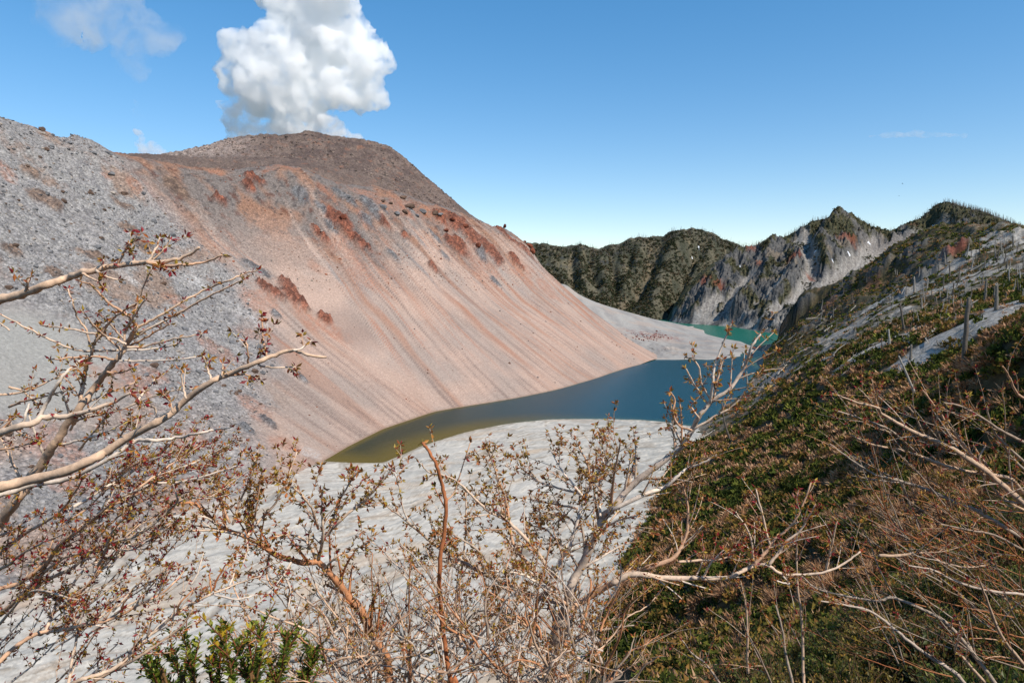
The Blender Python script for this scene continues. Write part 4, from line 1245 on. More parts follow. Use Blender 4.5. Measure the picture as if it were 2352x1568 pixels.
# fallen logs drawn on the slope: (points in the frame, thickness px, label)
LOGS = [([(1943, 799), (1990, 798), (2039, 789)], 5, 'long white log fallen along the edge of the ash terrace'), ([(2045, 783), (2080, 787), (2112, 786)], 4, 'white log lying behind the stump on the ash'),
        ([(2134, 795), (2160, 799), (2192, 797)], 5, 'pale thick log lying on the ash beside the tall trunk'), ([(2144, 741), (2170, 738), (2203, 733)], 3, 'thin log lying across the upper ash terrace'),
        ([(2120, 759), (2135, 780), (2160, 792)], 4, 'dead log propped steeply against the fallen logs'), ([(1884, 835), (1905, 826), (1922, 819)], 7, 'thick white log in the scrub below the terrace'),
        ([(1788, 862), (1796, 852), (1803, 842)], 4, 'forked white log near the lake promontory'), ([(2196, 786), (2225, 773), (2245, 777)], 3, 'thin branchy log behind the tall dead trunk'),
        ([(1606, 1012), (1626, 1000), (1640, 990)], 4, 'pale log lying above the lake shore scrub'), ([(2020, 1110), (2040, 1075), (2056, 1050)], 8, 'grey log lying in the shaded hollow of the hillside')]


def log_obj(px, w, label, group=None, seed=0, f=None):
    q = random.Random(seed)
    P = []
    for (u, v) in px:
        p = hit(lambda a, b: g_hill(a, b), u, v, lo=130, hi=1600)
        P.append(p)
    P = np.array(P); k = P[0][1] / FOC
    t = np.linspace(0, 1, 7)
    Pi = np.stack([np.interp(t, np.linspace(0, 1, len(P)), P[:, i]) for i in range(3)], 1)
    Pi[:, 1] = Pi[:, 1].mean() * 0.4 + Pi[:, 1] * 0.6
    Pi[:, 2] = g_hill(Pi[:, 0], Pi[:, 1]) + w * k * 0.6 + 0.6
    e = empty('fallen_log', Pi[0], label=label, category='log')
    A = Acc(); A.tube(Pi - Pi[0], w * k * 0.5 * np.linspace(1, 0.5, 7), 7, q.choice(DEADC[:3]) * 1.1)
    add('trunk', A.mesh('trunk'), M_DEAD, e)
    for b in range(q.randint(1, 3)):
        i = q.randint(2, 6); s = Pi[i] - Pi[0]; L = w * k * q.uniform(2, 5); d = np.array([q.uniform(-0.6, 0.9), q.uniform(-0.3, 0.3), q.uniform(0.3, 1)])
        A = Acc(); A.tube([s, s + d * L * 0.6, s + d * L + (0.2 * L, 0, 0)], np.array([0.28, 0.2, 0.08]) * w * k, 5, q.choice(DEADC[:3]) * 1.1)
        add('branch', A.mesh('branch'), M_DEAD, e)


for i, (px, w, lb) in enumerate(LOGS):
    log_obj(px, w, lb, seed=i)

# the many snags and logs higher on the slope
SN = []
for j in range(8):
    P, R, B = snag_parts(1.0, 0.045, 900 + j, nb=3 + j % 4, lean=0.12)
    A = Acc(); A.tube(P, R, 6, DEADC[j % 4])
    for pb, rb in B: A.tube(pb, rb, 4, DEADC[j % 4])
    SN.append(A.mesh('dead_tree'))
LG = []
for j in range(6):
    q = random.Random(950 + j); A = Acc()
    P = [(t - 0.5, q.gauss(0, 0.02), 0.03 + q.gauss(0, 0.01)) for t in np.linspace(0, 1, 6)]
    A.tube(P, np.linspace(0.035, 0.015, 6), 6, DEADC[j % 3] * 1.15)
    for b in range(2):
        p = np.array(P[q.randint(2, 5)]); d = np.array([q.uniform(0.1, 0.3), q.uniform(-0.2, 0.2), q.uniform(0.02, 0.18)]); A.tube([p, p + d], [0.012, 0.005], 4, DEADC[j % 3] * 1.15)
    LG.append(A.mesh('fallen_log'))
g = np.random.default_rng(88)
cnt = 0
while cnt < 130:
    u, v = g.uniform(1800, 2352), g.uniform(560, 800)
    if v > 560 + (2352 - u) * 0.36 + 130 or v < 545 + (2352 - u) * 0.28: continue
    if cnt > 60 and u < 2080: continue
    p = hit(lambda a, b: g_hill(a, b), u, v, lo=300, hi=1600, n=500)
    o = add('dead_tree', SN[int(g.integers(0, 8))], M_DEAD, label='thin bleached dead tree standing on the slope above the ash terrace', category='dead tree', group='bleached dead trees above the terrace')
    o.location = p - (0, 0, 0.6); s = g.uniform(14, 30) * p[1] / FOC * (1.25 if u > 2200 else 1)
    o.scale = (s * 1.1, s * 1.1, s); o.rotation_euler = (0, 0, g.uniform(0, 6.28)); cnt += 1
cnt = 0
while cnt < 150:
    u, v = g.uniform(1750, 2352), g.uniform(600, 860)
    if v > 600 + (2352 - u) * 0.36 + 120 or v < 580 + (2352 - u) * 0.3: continue
    p = hit(lambda a, b: g_hill(a, b), u, v, lo=300, hi=1600, n=500)
    s = g.uniform(12, 34) * p[1] / FOC
    o = add('fallen_log', LG[int(g.integers(0, 6))], M_DEAD, label='bleached log lying on the ashy slope above the lake', category='log', group='bleached logs on the ashy slope')
    o.location = p + (0, 0, 0.8); o.scale = (s, s, s * 1.3)
    an = g.uniform(-0.7, 0.5)
    ex = np.array([math.cos(an), math.sin(an)]) * s * 0.4
    dz = float(g_hill(p[0] + ex[0], p[1] + ex[1]) - g_hill(p[0] - ex[0], p[1] - ex[1]))
    o.rotation_euler = (0, -math.atan2(dz, 0.8 * s), an); cnt += 1


def stick_field(name, P, Hh, R, cols, label, seed):
    g = np.random.default_rng(seed); n = len(P)
    an = np.array([0, 2.1, 4.2])
    ln = g.normal(0, 0.07, (n, 2)) * Hh[:, None]
    b = P[:, None] + np.stack([np.cos(an), np.sin(an), 0 * an], -1)[None] * R[:, None, None]
    t = (P + np.column_stack([ln, Hh]))[:, None] + np.stack([np.cos(an), np.sin(an), 0 * an], -1)[None] * R[:, None, None] * 0.35
    V = np.concatenate([b, t], 1).reshape(-1, 3)
    q = np.array([[0, 1, 4, 3], [1, 2, 5, 4], [2, 0, 3, 5]])
    F = (q[None] + (np.arange(n) * 6)[:, None, None]).reshape(-1, 4)
    add(name, mesh_np(name, V, F, np.repeat(cols, 6, 0), smooth=False), M_DEAD, kind='stuff', label=label)


def crest_points(g_f, CR, Ys, n, spread, seed, jit=60):
    g = np.random.default_rng(seed)
    u = g.uniform(CR[0][0], CR[-1][0], n); cu = [p[0] for p in CR]
    a = (u - CX) / FOC / 0.998
    yc = np.interp(u, *Ys) + g.uniform(-spread, jit * 0.3, n)
    x = a * yc
    return np.stack([x, yc, g_f(x, yc) - 0.5], 1)


P = crest_points(g_r4, [(1225, 0), (1720, 0)], ([1200, 1800], [3050, 3050]), 700, 50, 1)
g = np.random.default_rng(5)
stick_field('far_dead_forest', P, g.uniform(8, 24, len(P)), g.uniform(0.5, 1.0, len(P)), tones(len(P), [c(120, 116, 110), c(92, 90, 86)], 3), 'bare dead trees lining the crest of the wooded wall', 4)
P = crest_points(g_r3, [(1650, 0), (2500, 0)], ([1537, 1700, 1900, 2165, 2352, 2560], [2460, 2640, 2680, 2560, 2250, 1950]), 900, 60, 2)
P2 = crest_points(g_r3, [(2170, 0), (2500, 0)], ([1537, 1700, 1900, 2165, 2352, 2560], [2460, 2640, 2680, 2560, 2250, 1950]), 900, 240, 7)
P = np.vstack([P, P2])
stick_field('cliff_top_dead_forest', P, g.uniform(7, 22, len(P)), g.uniform(0.45, 0.9, len(P)), tones(len(P), [c(140, 134, 128), c(104, 100, 96)], 5), 'bare dead trees along the crest of the bare cliffs', 6)

# low forest on the far walls, one mass
def far_clumps(name, g_f, n, ar, yr, test, seed, label, smin=3, smax=8):
    g = np.random.default_rng(seed)
    a = g.uniform(*ar, n); y = g.uniform(*yr, n); x = a * y; z = g_f(x, y)
    k = test(x, y, z, g); x, y, z = x[k], y[k], z[k]; n = len(x)
    V, T, Cc = bush('green', 10, 3); V2, T2, C2 = bush('olive', 10, 4)
    Cc = mix(Cc, Cc.mean(1, keepdims=True) * np.array((0.95, 1.0, 0.9)), np.full(len(Cc), 0.45)) * 0.9; C2 = mix(C2, C2.mean(1, keepdims=True) * np.array((1.0, 1.0, 0.9)), np.full(len(C2), 0.5)) * 0.85
    VV, TT, CC = [], [], []; off = 0
    for (Vp, Tp, Cp, sel) in ((V, T, Cc, np.arange(n) % 3 > 0), (V2, T2, C2, np.arange(n) % 3 == 0)):
        i = np.where(sel)[0]
        an = g.uniform(0, 6.28, len(i)); ca, sa = np.cos(an)[:, None], np.sin(an)[:, None]
        q = Vp[None] * g.uniform(smin, smax, (len(i), 1, 1))
        q = np.stack([q[..., 0] * ca - q[..., 1] * sa, q[..., 0] * sa + q[..., 1] * ca, q[..., 2]], -1) + np.stack([x[i], y[i], z[i]], 1)[:, None]
        VV.append(q.reshape(-1, 3)); TT.append((Tp[None] + (off + np.arange(len(i)) * len(Vp))[:, None, None]).reshape(-1, 3)); CC.append((Cp[None] * g.uniform(0.6, 1.2, (len(i), 1, 1))).reshape(-1, 3)); off += len(i) * len(Vp)
    add(name, mesh_np(name, np.concatenate(VV), np.concatenate(TT), np.concatenate(CC), smooth=False), M_FARLEAF, kind='stuff', label=label)


far_clumps('far_wall_scrub', g_r4, 15000, (0.02, 0.40), (2450, 3060), lambda x, y, z, g: (fbm(x / 50, y / 90, 3, 311) + 0.15 > g.uniform(-0.2, 0.2, len(x))), 21, 'low dark forest covering the wooded crater wall')
far_clumps('cliff_scrub', g_r3, 14000, (0.24, 0.85), (1800, 2680), lambda x, y, z, g: (fbm(x / 55, y / 90, 4, 231) + 0.3 * ss(240, 380, z) - 0.12 > g.uniform(-0.05, 0.2, len(x))) & (z > 8), 22, 'patches of low scrub on the bare cliffs', 2.5, 6)

# ---------------------------------------------------------------- snow patches and two birds
for i, (u, v, w_, h_) in enumerate([(1872, 578, 1.5, 2.5), (1950, 583, 3, 2), (1912, 597, 3, 0.8), (1996, 558, 4, 1.2), (2142, 522, 3, 1.6), (1700, 612, 1.2, 2), (1605, 568, 1.5, 1.5), (1590, 592, 1.2, 1.2)]):
    gf = g_r3 if u > 1640 else g_r4
    p = hit(lambda a, b: gf(a, b), u, v, lo=1750, hi=3200)
    k = p[1] / FOC; an = np.linspace(0, 2 * np.pi, 15)[:-1]; q = random.Random(i)
    V = []
    for fr, dz in ((0.25, 1.6), (0.7, 1.3), (1.0, -0.6)):
        for a_ in an:
            rr = fr * (1 + 0.3 * math.sin(3 * a_ + i))
            x, y = p[0] + math.cos(a_) * w_ * k * rr, p[1] + math.sin(a_) * h_ * k * rr * 1.8
            V.append((x, y, float(gf(x, y)) + dz))
    m_ = len(an)
    Q = [[r0 * m_ + j, r0 * m_ + (j + 1) % m_, (r0 + 1) * m_ + (j + 1) % m_, (r0 + 1) * m_ + j] for r0 in range(2) for j in range(m_)]
    V.append((p[0], p[1], float(gf(p[0], p[1])) + 1.8))
    T = [[j, (j + 1) % m_, len(V) - 1] for j in range(m_)]
    V = np.array(V); o = add('snow_patch', mesh_np('snow_patch', V - p, [np.array(Q), np.array(T)], np.tile([0.8, 0.82, 0.85], (len(V), 1))), M_ASH, label='small white snow patch lying in a gully of the far crater walls', category='snow', group='snow patches in the gullies')
    o.location = p


def bird(u, v, Y, span, ang):
    p = np.array(W(u, v, Y)); e = empty('bird', p, label='dark bird soaring in the clear sky above the bare cliffs', category='bird', group='two soaring birds')
    s = span / 2
    A = Acc(); A.tube([(0, -0.5 * s, 0), (0, -0.3 * s, 0.02), (0, 0, 0.03), (0, 0.3 * s, 0.0), (0, 0.6 * s, 0.02)], [0.03 * s, 0.10 * s, 0.12 * s, 0.07 * s, 0.05 * s], 6, (0.02, 0.02, 0.02))
    add('body', A.mesh('body'), M_BARK, e)
    for sg in (-1, 1):
        V = np.array([(0, 0.18, 0), (0, -0.18, 0), (sg * 0.5, 0.2, 0.16), (sg * 0.5, -0.16, 0.16), (sg, 0.02, 0.1), (sg, -0.1, 0.1)]) * s
        V = np.vstack([V, V - (0, 0, 0.03 * s)])
        Q = np.array([[0, 1, 3, 2], [2, 3, 5, 4], [6, 8, 9, 7], [8, 10, 11, 9], [0, 2, 8, 6], [2, 4, 10, 8], [1, 7, 9, 3], [3, 9, 11, 5], [4, 5, 11, 10]])
        add('wing', mesh_np('wing', V, Q, np.tile([0.02, 0.02, 0.02], (12, 1))), M_BARK, e)
    e.rotation_euler = (0.2, ang, 0.6)


bird(2073, 422, 900, 3.2, 0.5)
bird(2065, 450, 1000, 2.6, -0.4)
# ---------------------------------------------------------------- shrubs on the rim, close to the eye
CROP = {4: (0, 505.3), 5: (0, 1017.0), 6: (781.0, 1017.0), 7: (1525.0, 1017.0), 8: (1525.0, 689.0)}


def K(cid, L):
    x0, y0 = CROP[cid]
    return [(x0 + 0.3516 * a, y0 + 0.3516 * b) for a, b in L]


BARK_P = [c(250, 220, 194, 1.1), c(242, 206, 176, 1.1), c(236, 190, 156, 1.1), c(250, 230, 212, 1.1)]
BARK_O = [c(216, 146, 100), c(204, 128, 84), c(226, 160, 116)]
BARK_G = [c(220, 198, 178), c(196, 172, 152), c(236, 214, 196)]
LEAFC = 1.2 * np.array([c(196, 146, 66), c(206, 124, 66), c(176, 96, 56), c(170, 52, 58), c(204, 174, 74), c(140, 100, 52), c(168, 140, 60), c(218, 154, 80)])
fg = np.random.default_rng(2025)


def smooth_path(P, n):
    """Catmull-Rom through P, n samples per span"""
    P = np.asarray(P, float)
    Q = np.vstack([2 * P[0] - P[1], P, 2 * P[-1] - P[-2]])
    out = []
    for i in range(1, len(Q) - 2):
        t = np.linspace(0, 1, n, endpoint=False)[:, None]
        p0, p1, p2, p3 = Q[i - 1], Q[i], Q[i + 1], Q[i + 2]
        out.append(0.5 * ((2 * p1) + (-p0 + p2) * t + (2 * p0 - 5 * p1 + 4 * p2 - p3) * t ** 2 + (-p0 + 3 * p1 - 3 * p2 + p3) * t ** 3))
    out.append(P[-1:])
    return np.concatenate(out)


def unit(v):
    return v / (np.linalg.norm(v) + 1e-12)


def leaf_cluster(A, p, d, size, n, red=0.0):
    """a tuft of small pointed leaves round a bud"""
    for _ in range(n):
        a = unit(d * fg.uniform(0.1, 0.9) + fg.normal(size=3) * 0.75)
        s = unit(np.cross(a, fg.normal(size=3)))
        nrm = np.cross(a, s)
        L = size * fg.uniform(0.6, 1.3); w = L * fg.uniform(0.15, 0.25)
        b = p + a * L * 0.08
        V = [b, b + a * L * 0.45 + s * w + nrm * L * 0.06, b + a * L - nrm * L * 0.12, b + a * L * 0.45 - s * w + nrm * L * 0.06]
        col = LEAFC[3] if fg.random() < red else LEAFC[(0, 1, 2, 4, 5, 6, 7)[fg.integers(0, 7)]]
        A.put(V, None, [[0, 1, 2], [0, 2, 3]], col * fg.uniform(0.7, 1.3))


def twig(T, A, p, d, L, r, pal, leaf, step, red, curve=0.25, nl=(4, 7), bare=0.15):
    """thin shoot with buds; T = wood, A = leaves"""
    n = max(4, int(L / 0.035))
    P = [np.array(p)]; dd = unit(np.array(d, float))
    bendv = fg.normal(size=3) * curve / n + np.array([0, 0, 0.10 / n])
    for i in range(n):
        dd = unit(dd + bendv + fg.normal(size=3) * 0.035)
        P.append(P[-1] + dd * L / n)
    P = np.array(P); R = np.linspace(r, r * 0.45, len(P))
    T.tube(P, R, 4, pal[fg.integers(0, len(pal))] * fg.uniform(0.85, 1.05))
    s = bare * L
    while s < L and leaf > 0:
        i = min(int(s / L * n), n - 1); q = P[i] + (P[i + 1] - P[i]) * (s / L * n - i)
        leaf_cluster(A, q, unit(P[i + 1] - P[i]), leaf, int(fg.integers(*nl)), red)
        s += step * fg.uniform(0.5, 1.5)
    if leaf > 0: leaf_cluster(A, P[-1], dd, leaf * 1.1, nl[1], red)
    return P


class Shrub:
    def __init__(self, name, root, label, pal=BARK_P, leaf=0.016, step=0.032, red=0.15):
        self.root = np.array(root, float)
        self.e = empty(name, self.root, label=label, category='shrub')
        self.pal, self.leaf, self.step, self.red = pal, leaf, step, red

    def branch(self, path, Y, r0, r1, twigs=0, tl=(0.08, 0.2), leafy=0.0, from_root=False, pal=None, red=None, up=0.35, sub=0.25, wob=0.0016, bare=0.15, side=None, tleaf=1.0, lay=None):
        """path in the frame at distances Y=(start, end) metres; radii in px there"""
        pal = pal or self.pal; red = self.red if red is None else red
        n = len(path); Ys = np.linspace(Y[0], Y[1], n) + fg.normal(0, 0.012, n)
        P = [np.array(W(u, v, y)) for (u, v), y in zip(path, Ys)]
        rad = [r0 + (r1 - r0) * i / (n - 1) for i in range(n)]
        R = [r * y / FOC for r, y in zip(rad, Ys)]
        if from_root:
            P0 = P[0]; mid = self.root * 0.35 + P0 * 0.65 + np.array([0, 0, -0.05]) * np.linalg.norm(P0 - self.root)
            P = [self.root.copy(), mid] + P; R = [R[0] * 1.7, R[0] * 1.25] + R
        P = smooth_path(P, 5)
        R = np.interp(np.linspace(0, 1, len(P)), np.linspace(0, 1, len(R)), R)
        R = R * (1 + 0.10 * np.sin(np.arange(len(P)) * 1.9) * fg.uniform(0.3, 1, len(P)))
        P[1:-1] += fg.normal(0, wob * 0.5, (len(P) - 2, 3))
        B, T, A = Acc(), Acc(), Acc()
        B.tube(P, R, 7, pal[fg.integers(0, len(pal))] * fg.uniform(0.9, 1.05))
        Lc = np.r_[0, np.cumsum(np.linalg.norm(np.diff(P, axis=0), axis=1))]
        # bud scars and tufts on the branch itself
        vis = Lc[10] if from_root else 0.0
        if leafy > 0:
            s = vis + self.step
            while s < Lc[-1]:
                i = np.searchsorted(Lc, s) - 1; i = min(max(i, 0), len(P) - 2)
                if fg.random() < leafy:
                    leaf_cluster(A, P[i] + unit(fg.normal(size=3)) * R[i], unit(P[i + 1] - P[i]), self.leaf, int(fg.integers(3, 7)), red)
                s += self.step * fg.uniform(0.5, 1.5)
            leaf_cluster(A, P[-1], unit(P[-1] - P[-2]), self.leaf * 1.2, 6, red)
        for k in range(twigs):
            s = fg.uniform(vis + 0.12 * (Lc[-1] - vis), Lc[-1] * 0.97); i = min(max(np.searchsorted(Lc, s) - 1, 0), len(P) - 2)
            t = unit(P[i + 1] - P[i])
            o = unit(np.cross(t, fg.normal(size=3)))
            o[1] *= 0.6
            d = unit(t * fg.uniform(0.45, 1.0) + o * 0.75 + np.array([0, 0, up]) + (np.array(side) if side is not None else 0))
            L = fg.uniform(*tl)
            q = twig(T, A, P[i], d, L, max(R[i] * 0.42, 0.0011), pal, self.leaf * tleaf, self.step, red, bare=bare)
            if fg.random() < sub and len(q) > 4:
                j = int(len(q) * 0.4); d2 = unit(unit(q[j + 1] - q[j]) + unit(fg.normal(size=3)) * 0.7 + np.array([0, 0, 0.2]))
                twig(T, A, q[j], d2, L * fg.uniform(0.35, 0.6), 0.001, pal, self.leaf * tleaf, self.step, red)
        b = add('branch', B.mesh('branch', origin=self.root), M_BARK, self.e)
        if T.n: add('twigs', T.mesh('twigs', origin=self.root), M_BARK, b, kind='stuff')
        if A.n: add('leaves', A.mesh('leaves', smooth=False, origin=self.root), M_LEAF, b, kind='stuff')
        return P


def root_at(x, y):
    return (x, y, float(f_near(np.array([x]), np.array([y]))[0]) - 0.03)


# --- left shrub: pale branches that come in from the left
S = Shrub('bare_shrub', root_at(-1.55, 1.35), 'pale bare shrub with thick branches reaching in over the grey rubble flank', leaf=0.0115, step=0.03, red=0.2)
S.branch([(-180, 760)] + K(4, [(-60, 535), (0, 520), (170, 475), (300, 425), (430, 385), (540, 345), (700, 305), (860, 285), (960, 275), (1060, 275), (1200, 240), (1300, 180)]), (1.45, 1.3), 12, 3, 0, leafy=0.0, from_root=True, wob=0.002)
S.branch(K(4, [(960, 275), (1060, 300), (1200, 290), (1330, 280), (1450, 230)]), (1.33, 1.3), 4.5, 2, 3, (0.02, 0.04), 0.9, red=0.35)
for P_ in ([(770, 285), (810, 215), (845, 150)], [(870, 290), (872, 240), (835, 200)], [(970, 265), (1020, 190), (1045, 115)], [(165, 465), (185, 410), (200, 370)], [(960, 275), (1040, 225), (1110, 130)], [(660, 315), (675, 260)], [(540, 350), (590, 375), (640, 400)], [(630, 330), (690, 370), (770, 390)]):
    S.branch(K(4, P_), (1.36, 1.34), 3.2, 2, 1, (0.02, 0.05), 0.7, red=0.4)
trunk = [(-150, 1420)] + K(5, [(-60, 620), (0, 520), (100, 380), (200, 230), (300, 100)]) + K(4, [(340, 1480), (380, 1430), (450, 1310), (520, 1220), (620, 1090), (700, 980), (770, 900), (830, 810), (890, 700)])
S.branch(trunk, (1.75, 1.6), 14, 5, 8, (0.05, 0.14), 0.1, from_root=True, wob=0.002)
for P_, r in (([(890, 700), (860, 645), (800, 600), (700, 530), (600, 430), (520, 400)], 4.0), ([(900, 700), (1000, 650), (1200, 530), (1350, 450), (1500, 390), (1600, 350), (1680, 330)], 3.2), ([(880, 750), (1050, 670), (1250, 560), (1400, 480), (1550, 410), (1600, 380)], 3.2),
              ([(870, 775), (960, 720), (1060, 660), (1180, 610)], 2.6), ([(850, 820), (1000, 740), (1110, 680)], 2.6), ([(830, 830), (950, 825), (1080, 790), (1220, 760), (1320, 740)], 2.8), ([(830, 850), (1000, 840), (1170, 805)], 2.6),
              ([(780, 920), (1000, 920), (1200, 905), (1320, 885)], 2.4), ([(700, 990), (780, 1000), (870, 960)], 2.2), ([(820, 810), (700, 760), (550, 730), (400, 700), (280, 690)], 3.4), ([(790, 850), (690, 760), (620, 700), (540, 600)], 3.0),
              ([(770, 850), (600, 855), (480, 845), (330, 780), (180, 710), (0, 615), (-80, 570)], 3.0), ([(740, 910), (600, 890), (450, 900), (330, 910)], 2.8), ([(810, 820), (820, 720), (880, 600), (930, 450), (990, 320)], 2.8),
              ([(600, 860), (560, 720), (500, 620), (480, 550), (445, 450)], 2.6), ([(830, 800), (730, 690), (640, 605)], 2.4), ([(620, 800), (720, 660), (830, 580), (900, 540)], 2.6), ([(830, 720), (880, 620), (950, 520)], 2.2), ([(60, 720), (-20, 660), (-60, 655)], 2.0)):
    S.branch(K(4, P_), (1.6 + fg.uniform(-0.03, 0.03), 1.56 + fg.uniform(-0.1, 0.1)), r, 1.6, 0, leafy=0.92, red=0.25)
S.branch(K(4, [(480, 1330), (520, 1210), (545, 1050), (570, 950), (600, 860), (620, 800), (700, 690), (780, 610)]), (1.66, 1.6), 5.5, 2.2, 7, (0.04, 0.1), 0.3)
S.branch([(-160, 1060)] + K(4, [(-60, 1410), (0, 1390), (150, 1340), (300, 1290), (450, 1275), (600, 1240), (740, 1190), (850, 1130)]), (1.3, 1.3), 11, 3, 6, (0.03, 0.08), 0.45, from_root=True, red=0.35, wob=0.002)
S.branch(K(4, [(240, 1310), (300, 1200), (380, 1060), (450, 980), (540, 910)]), (1.32, 1.36), 5, 2.5, 2, (0.03, 0.07), 0.1)
S.branch(K(4, [(150, 1340), (170, 1270), (190, 1200)]), (1.3, 1.3), 3.4, 2.4)
S.branch([(-200, 1190)] + K(5, [(-80, 310), (0, 290), (150, 250), (400, 190), (600, 110)]) + K(4, [(700, 1510), (850, 1410), (1010, 1330), (1120, 1260), (1220, 1170), (1370, 1060), (1480, 1010), (1650, 940), (1800, 880), (1920, 850), (2010, 880), (2130, 895)]), (1.35, 1.3), 14, 3, 0, from_root=True, wob=0.0015)
for P_ in ([(1920, 850), (1980, 830), (2030, 790)], [(1690, 940), (1700, 880), (1725, 850)], [(1740, 885), (1715, 760), (1710, 620)], [(1380, 1050), (1355, 970), (1330, 890)], [(1215, 1165), (1195, 1070), (1180, 980)], [(1450, 1015), (1455, 940)], [(1015, 1325), (1012, 1230), (940, 1200)],
           [(1690, 945), (1800, 965), (1930, 960)], [(1480, 1015), (1600, 1010), (1700, 1040)], [(1130, 1255), (1110, 1190)], [(1620, 950), (1620, 860), (1605, 790)]):
    S.branch(K(4, P_), (1.31, 1.31), 2.8, 1.7, 1, (0.02, 0.05), 0.55, red=0.35)
S.branch(K(5, [(-60, 360), (0, 340), (200, 280), (450, 230), (700, 110)]) + K(4, [(900, 1440), (1000, 1440), (1150, 1420), (1300, 1390), (1400, 1370), (1510, 1350)]), (1.5, 1.45), 7, 2, 5, (0.05, 0.1), 0.5)
for P_ in ([(390, 1470), (550, 1430), (700, 1380), (830, 1310), (960, 1270)], [(460, 1370), (500, 1310), (600, 1280), (780, 1240), (950, 1170), (1100, 1120), (1260, 1100)], [(520, 1500), (600, 1400), (690, 1300)], [(700, 1567), (780, 1430), (840, 1320)], [(60, 1090), (150, 1120), (250, 1200)],
           [(0, 1140), (120, 1130), (260, 1080), (420, 1000)], [(60, 1220), (160, 1180), (300, 1150), (440, 1110)], [(520, 1220), (640, 1160), (760, 1110), (880, 1060)], [(900, 1180), (950, 1110), (1010, 1040)], [(0, 1500), (120, 1480), (240, 1440)], [(60, 1330), (150, 1400), (260, 1440)]):
    S.branch(K(4, P_), (1.7, 1.62 + fg.uniform(-0.12, 0.12)), 3.0, 1.5, 2, (0.04, 0.1), 0.8)
# lower left tangle
LL = [([(-80, 1010), (0, 950), (150, 900), (300, 770), (450, 620), (600, 500), (700, 440), (860, 420)], 6), ([(0, 1120), (180, 960), (300, 800), (400, 650), (560, 540), (650, 460), (760, 380)], 6), ([(-60, 1470), (0, 1420), (100, 1330), (250, 1240), (400, 1220), (550, 1190), (750, 1140), (900, 1060), (1020, 1000), (1120, 930), (1200, 840)], 6),
      ([(330, 1720), (430, 1600), (540, 1540), (680, 1500), (800, 1430), (950, 1280), (1050, 1200), (1200, 1080), (1350, 1000), (1400, 980), (1550, 920), (1700, 870)], 6), ([(480, 1640), (600, 1567), (750, 1480), (900, 1400), (1050, 1300), (1180, 1200), (1260, 1090)], 6), ([(440, 1600), (480, 1370), (530, 1150), (560, 1050)], 4),
      ([(300, 1240), (350, 1100), (430, 980), (520, 860), (600, 790), (800, 740)], 4.5), ([(180, 980), (330, 880), (450, 830), (600, 700), (720, 650), (850, 620), (980, 550), (1100, 440), (1160, 380), (1130, 270)], 5), ([(0, 720), (150, 600), (320, 500), (450, 380), (560, 200)], 5), ([(430, 450), (560, 370), (750, 260), (900, 270), (1050, 220), (1090, 230)], 4),
      ([(-60, 860), (60, 790), (150, 720), (260, 660), (420, 590)], 4), ([(200, 1000), (260, 880), (400, 760), (600, 700)], 4.5), ([(560, 540), (720, 420), (900, 330), (1060, 240), (1230, 180), (1400, 140)], 3.4), ([(640, 460), (800, 350), (1000, 270), (1200, 250), (1420, 190), (1560, 150)], 3.4),
      ([(560, 380), (700, 250), (900, 130), (1050, 60), (1120, 0)], 3.0), ([(700, 300), (860, 190), (1000, 110), (1120, 60)], 2.6), ([(900, 300), (1050, 190), (1180, 90), (1290, 10)], 2.8), ([(1040, 230), (1150, 180), (1260, 130), (1380, 70), (1500, 10)], 2.8), ([(1160, 380), (1260, 360), (1380, 350), (1420, 330)], 3.0),
      ([(0, 1180), (120, 1040), (240, 960), (420, 1000), (560, 1040)], 3.4), ([(640, 800), (690, 700), (720, 600), (800, 500), (900, 470)], 3.2), ([(700, 680), (840, 700), (960, 640), (1100, 560)], 2.4), ([(230, 940), (330, 1000), (420, 1100), (430, 1250)], 2.6)]
for P_, r in LL:
    S.branch(K(5, P_), (1.75 + fg.uniform(-0.15, 0.2), 1.7 + fg.uniform(-0.2, 0.25)), r, 1.7, int(3 + len(P_) * 1.3), (0.05, 0.15), 0.42, red=0.28, side=(0.25, 0, 0.05), sub=0.3)
for P_ in ([(1250, 920), (1290, 850), (1330, 720)], [(1380, 970), (1370, 850)], [(1390, 960), (1430, 870), (1480, 790)], [(1400, 990), (1550, 1020), (1680, 990)], [(1160, 1120), (1170, 1050), (1260, 960)], [(1120, 1200), (1140, 1080)], [(960, 1270), (990, 1160)], [(1500, 930), (1530, 850)], [(880, 1090), (920, 990)], [(790, 1140), (800, 1060), (860, 980)]):
    S.branch(K(5, P_), (1.75, 1.75), 2.6, 1.6, 0, leafy=0.12, pal=BARK_O + BARK_P)
for i in range(26):          # background twigs of the tangle
    u0, v0 = fg.uniform(-120, 300), fg.uniform(1150, 1640); L_ = fg.uniform(120, 330); an = fg.uniform(0.35, 1.0)
    S.branch([(u0 + L_ * t * math.cos(an) + fg.normal(0, 8), v0 - L_ * t * math.sin(an) + fg.normal(0, 8)) for t in (0, 0.3, 0.6, 1.0)], (1.9, 1.95), 2.6, 1.4, 4, (0.05, 0.14), 0.6, red=0.35)

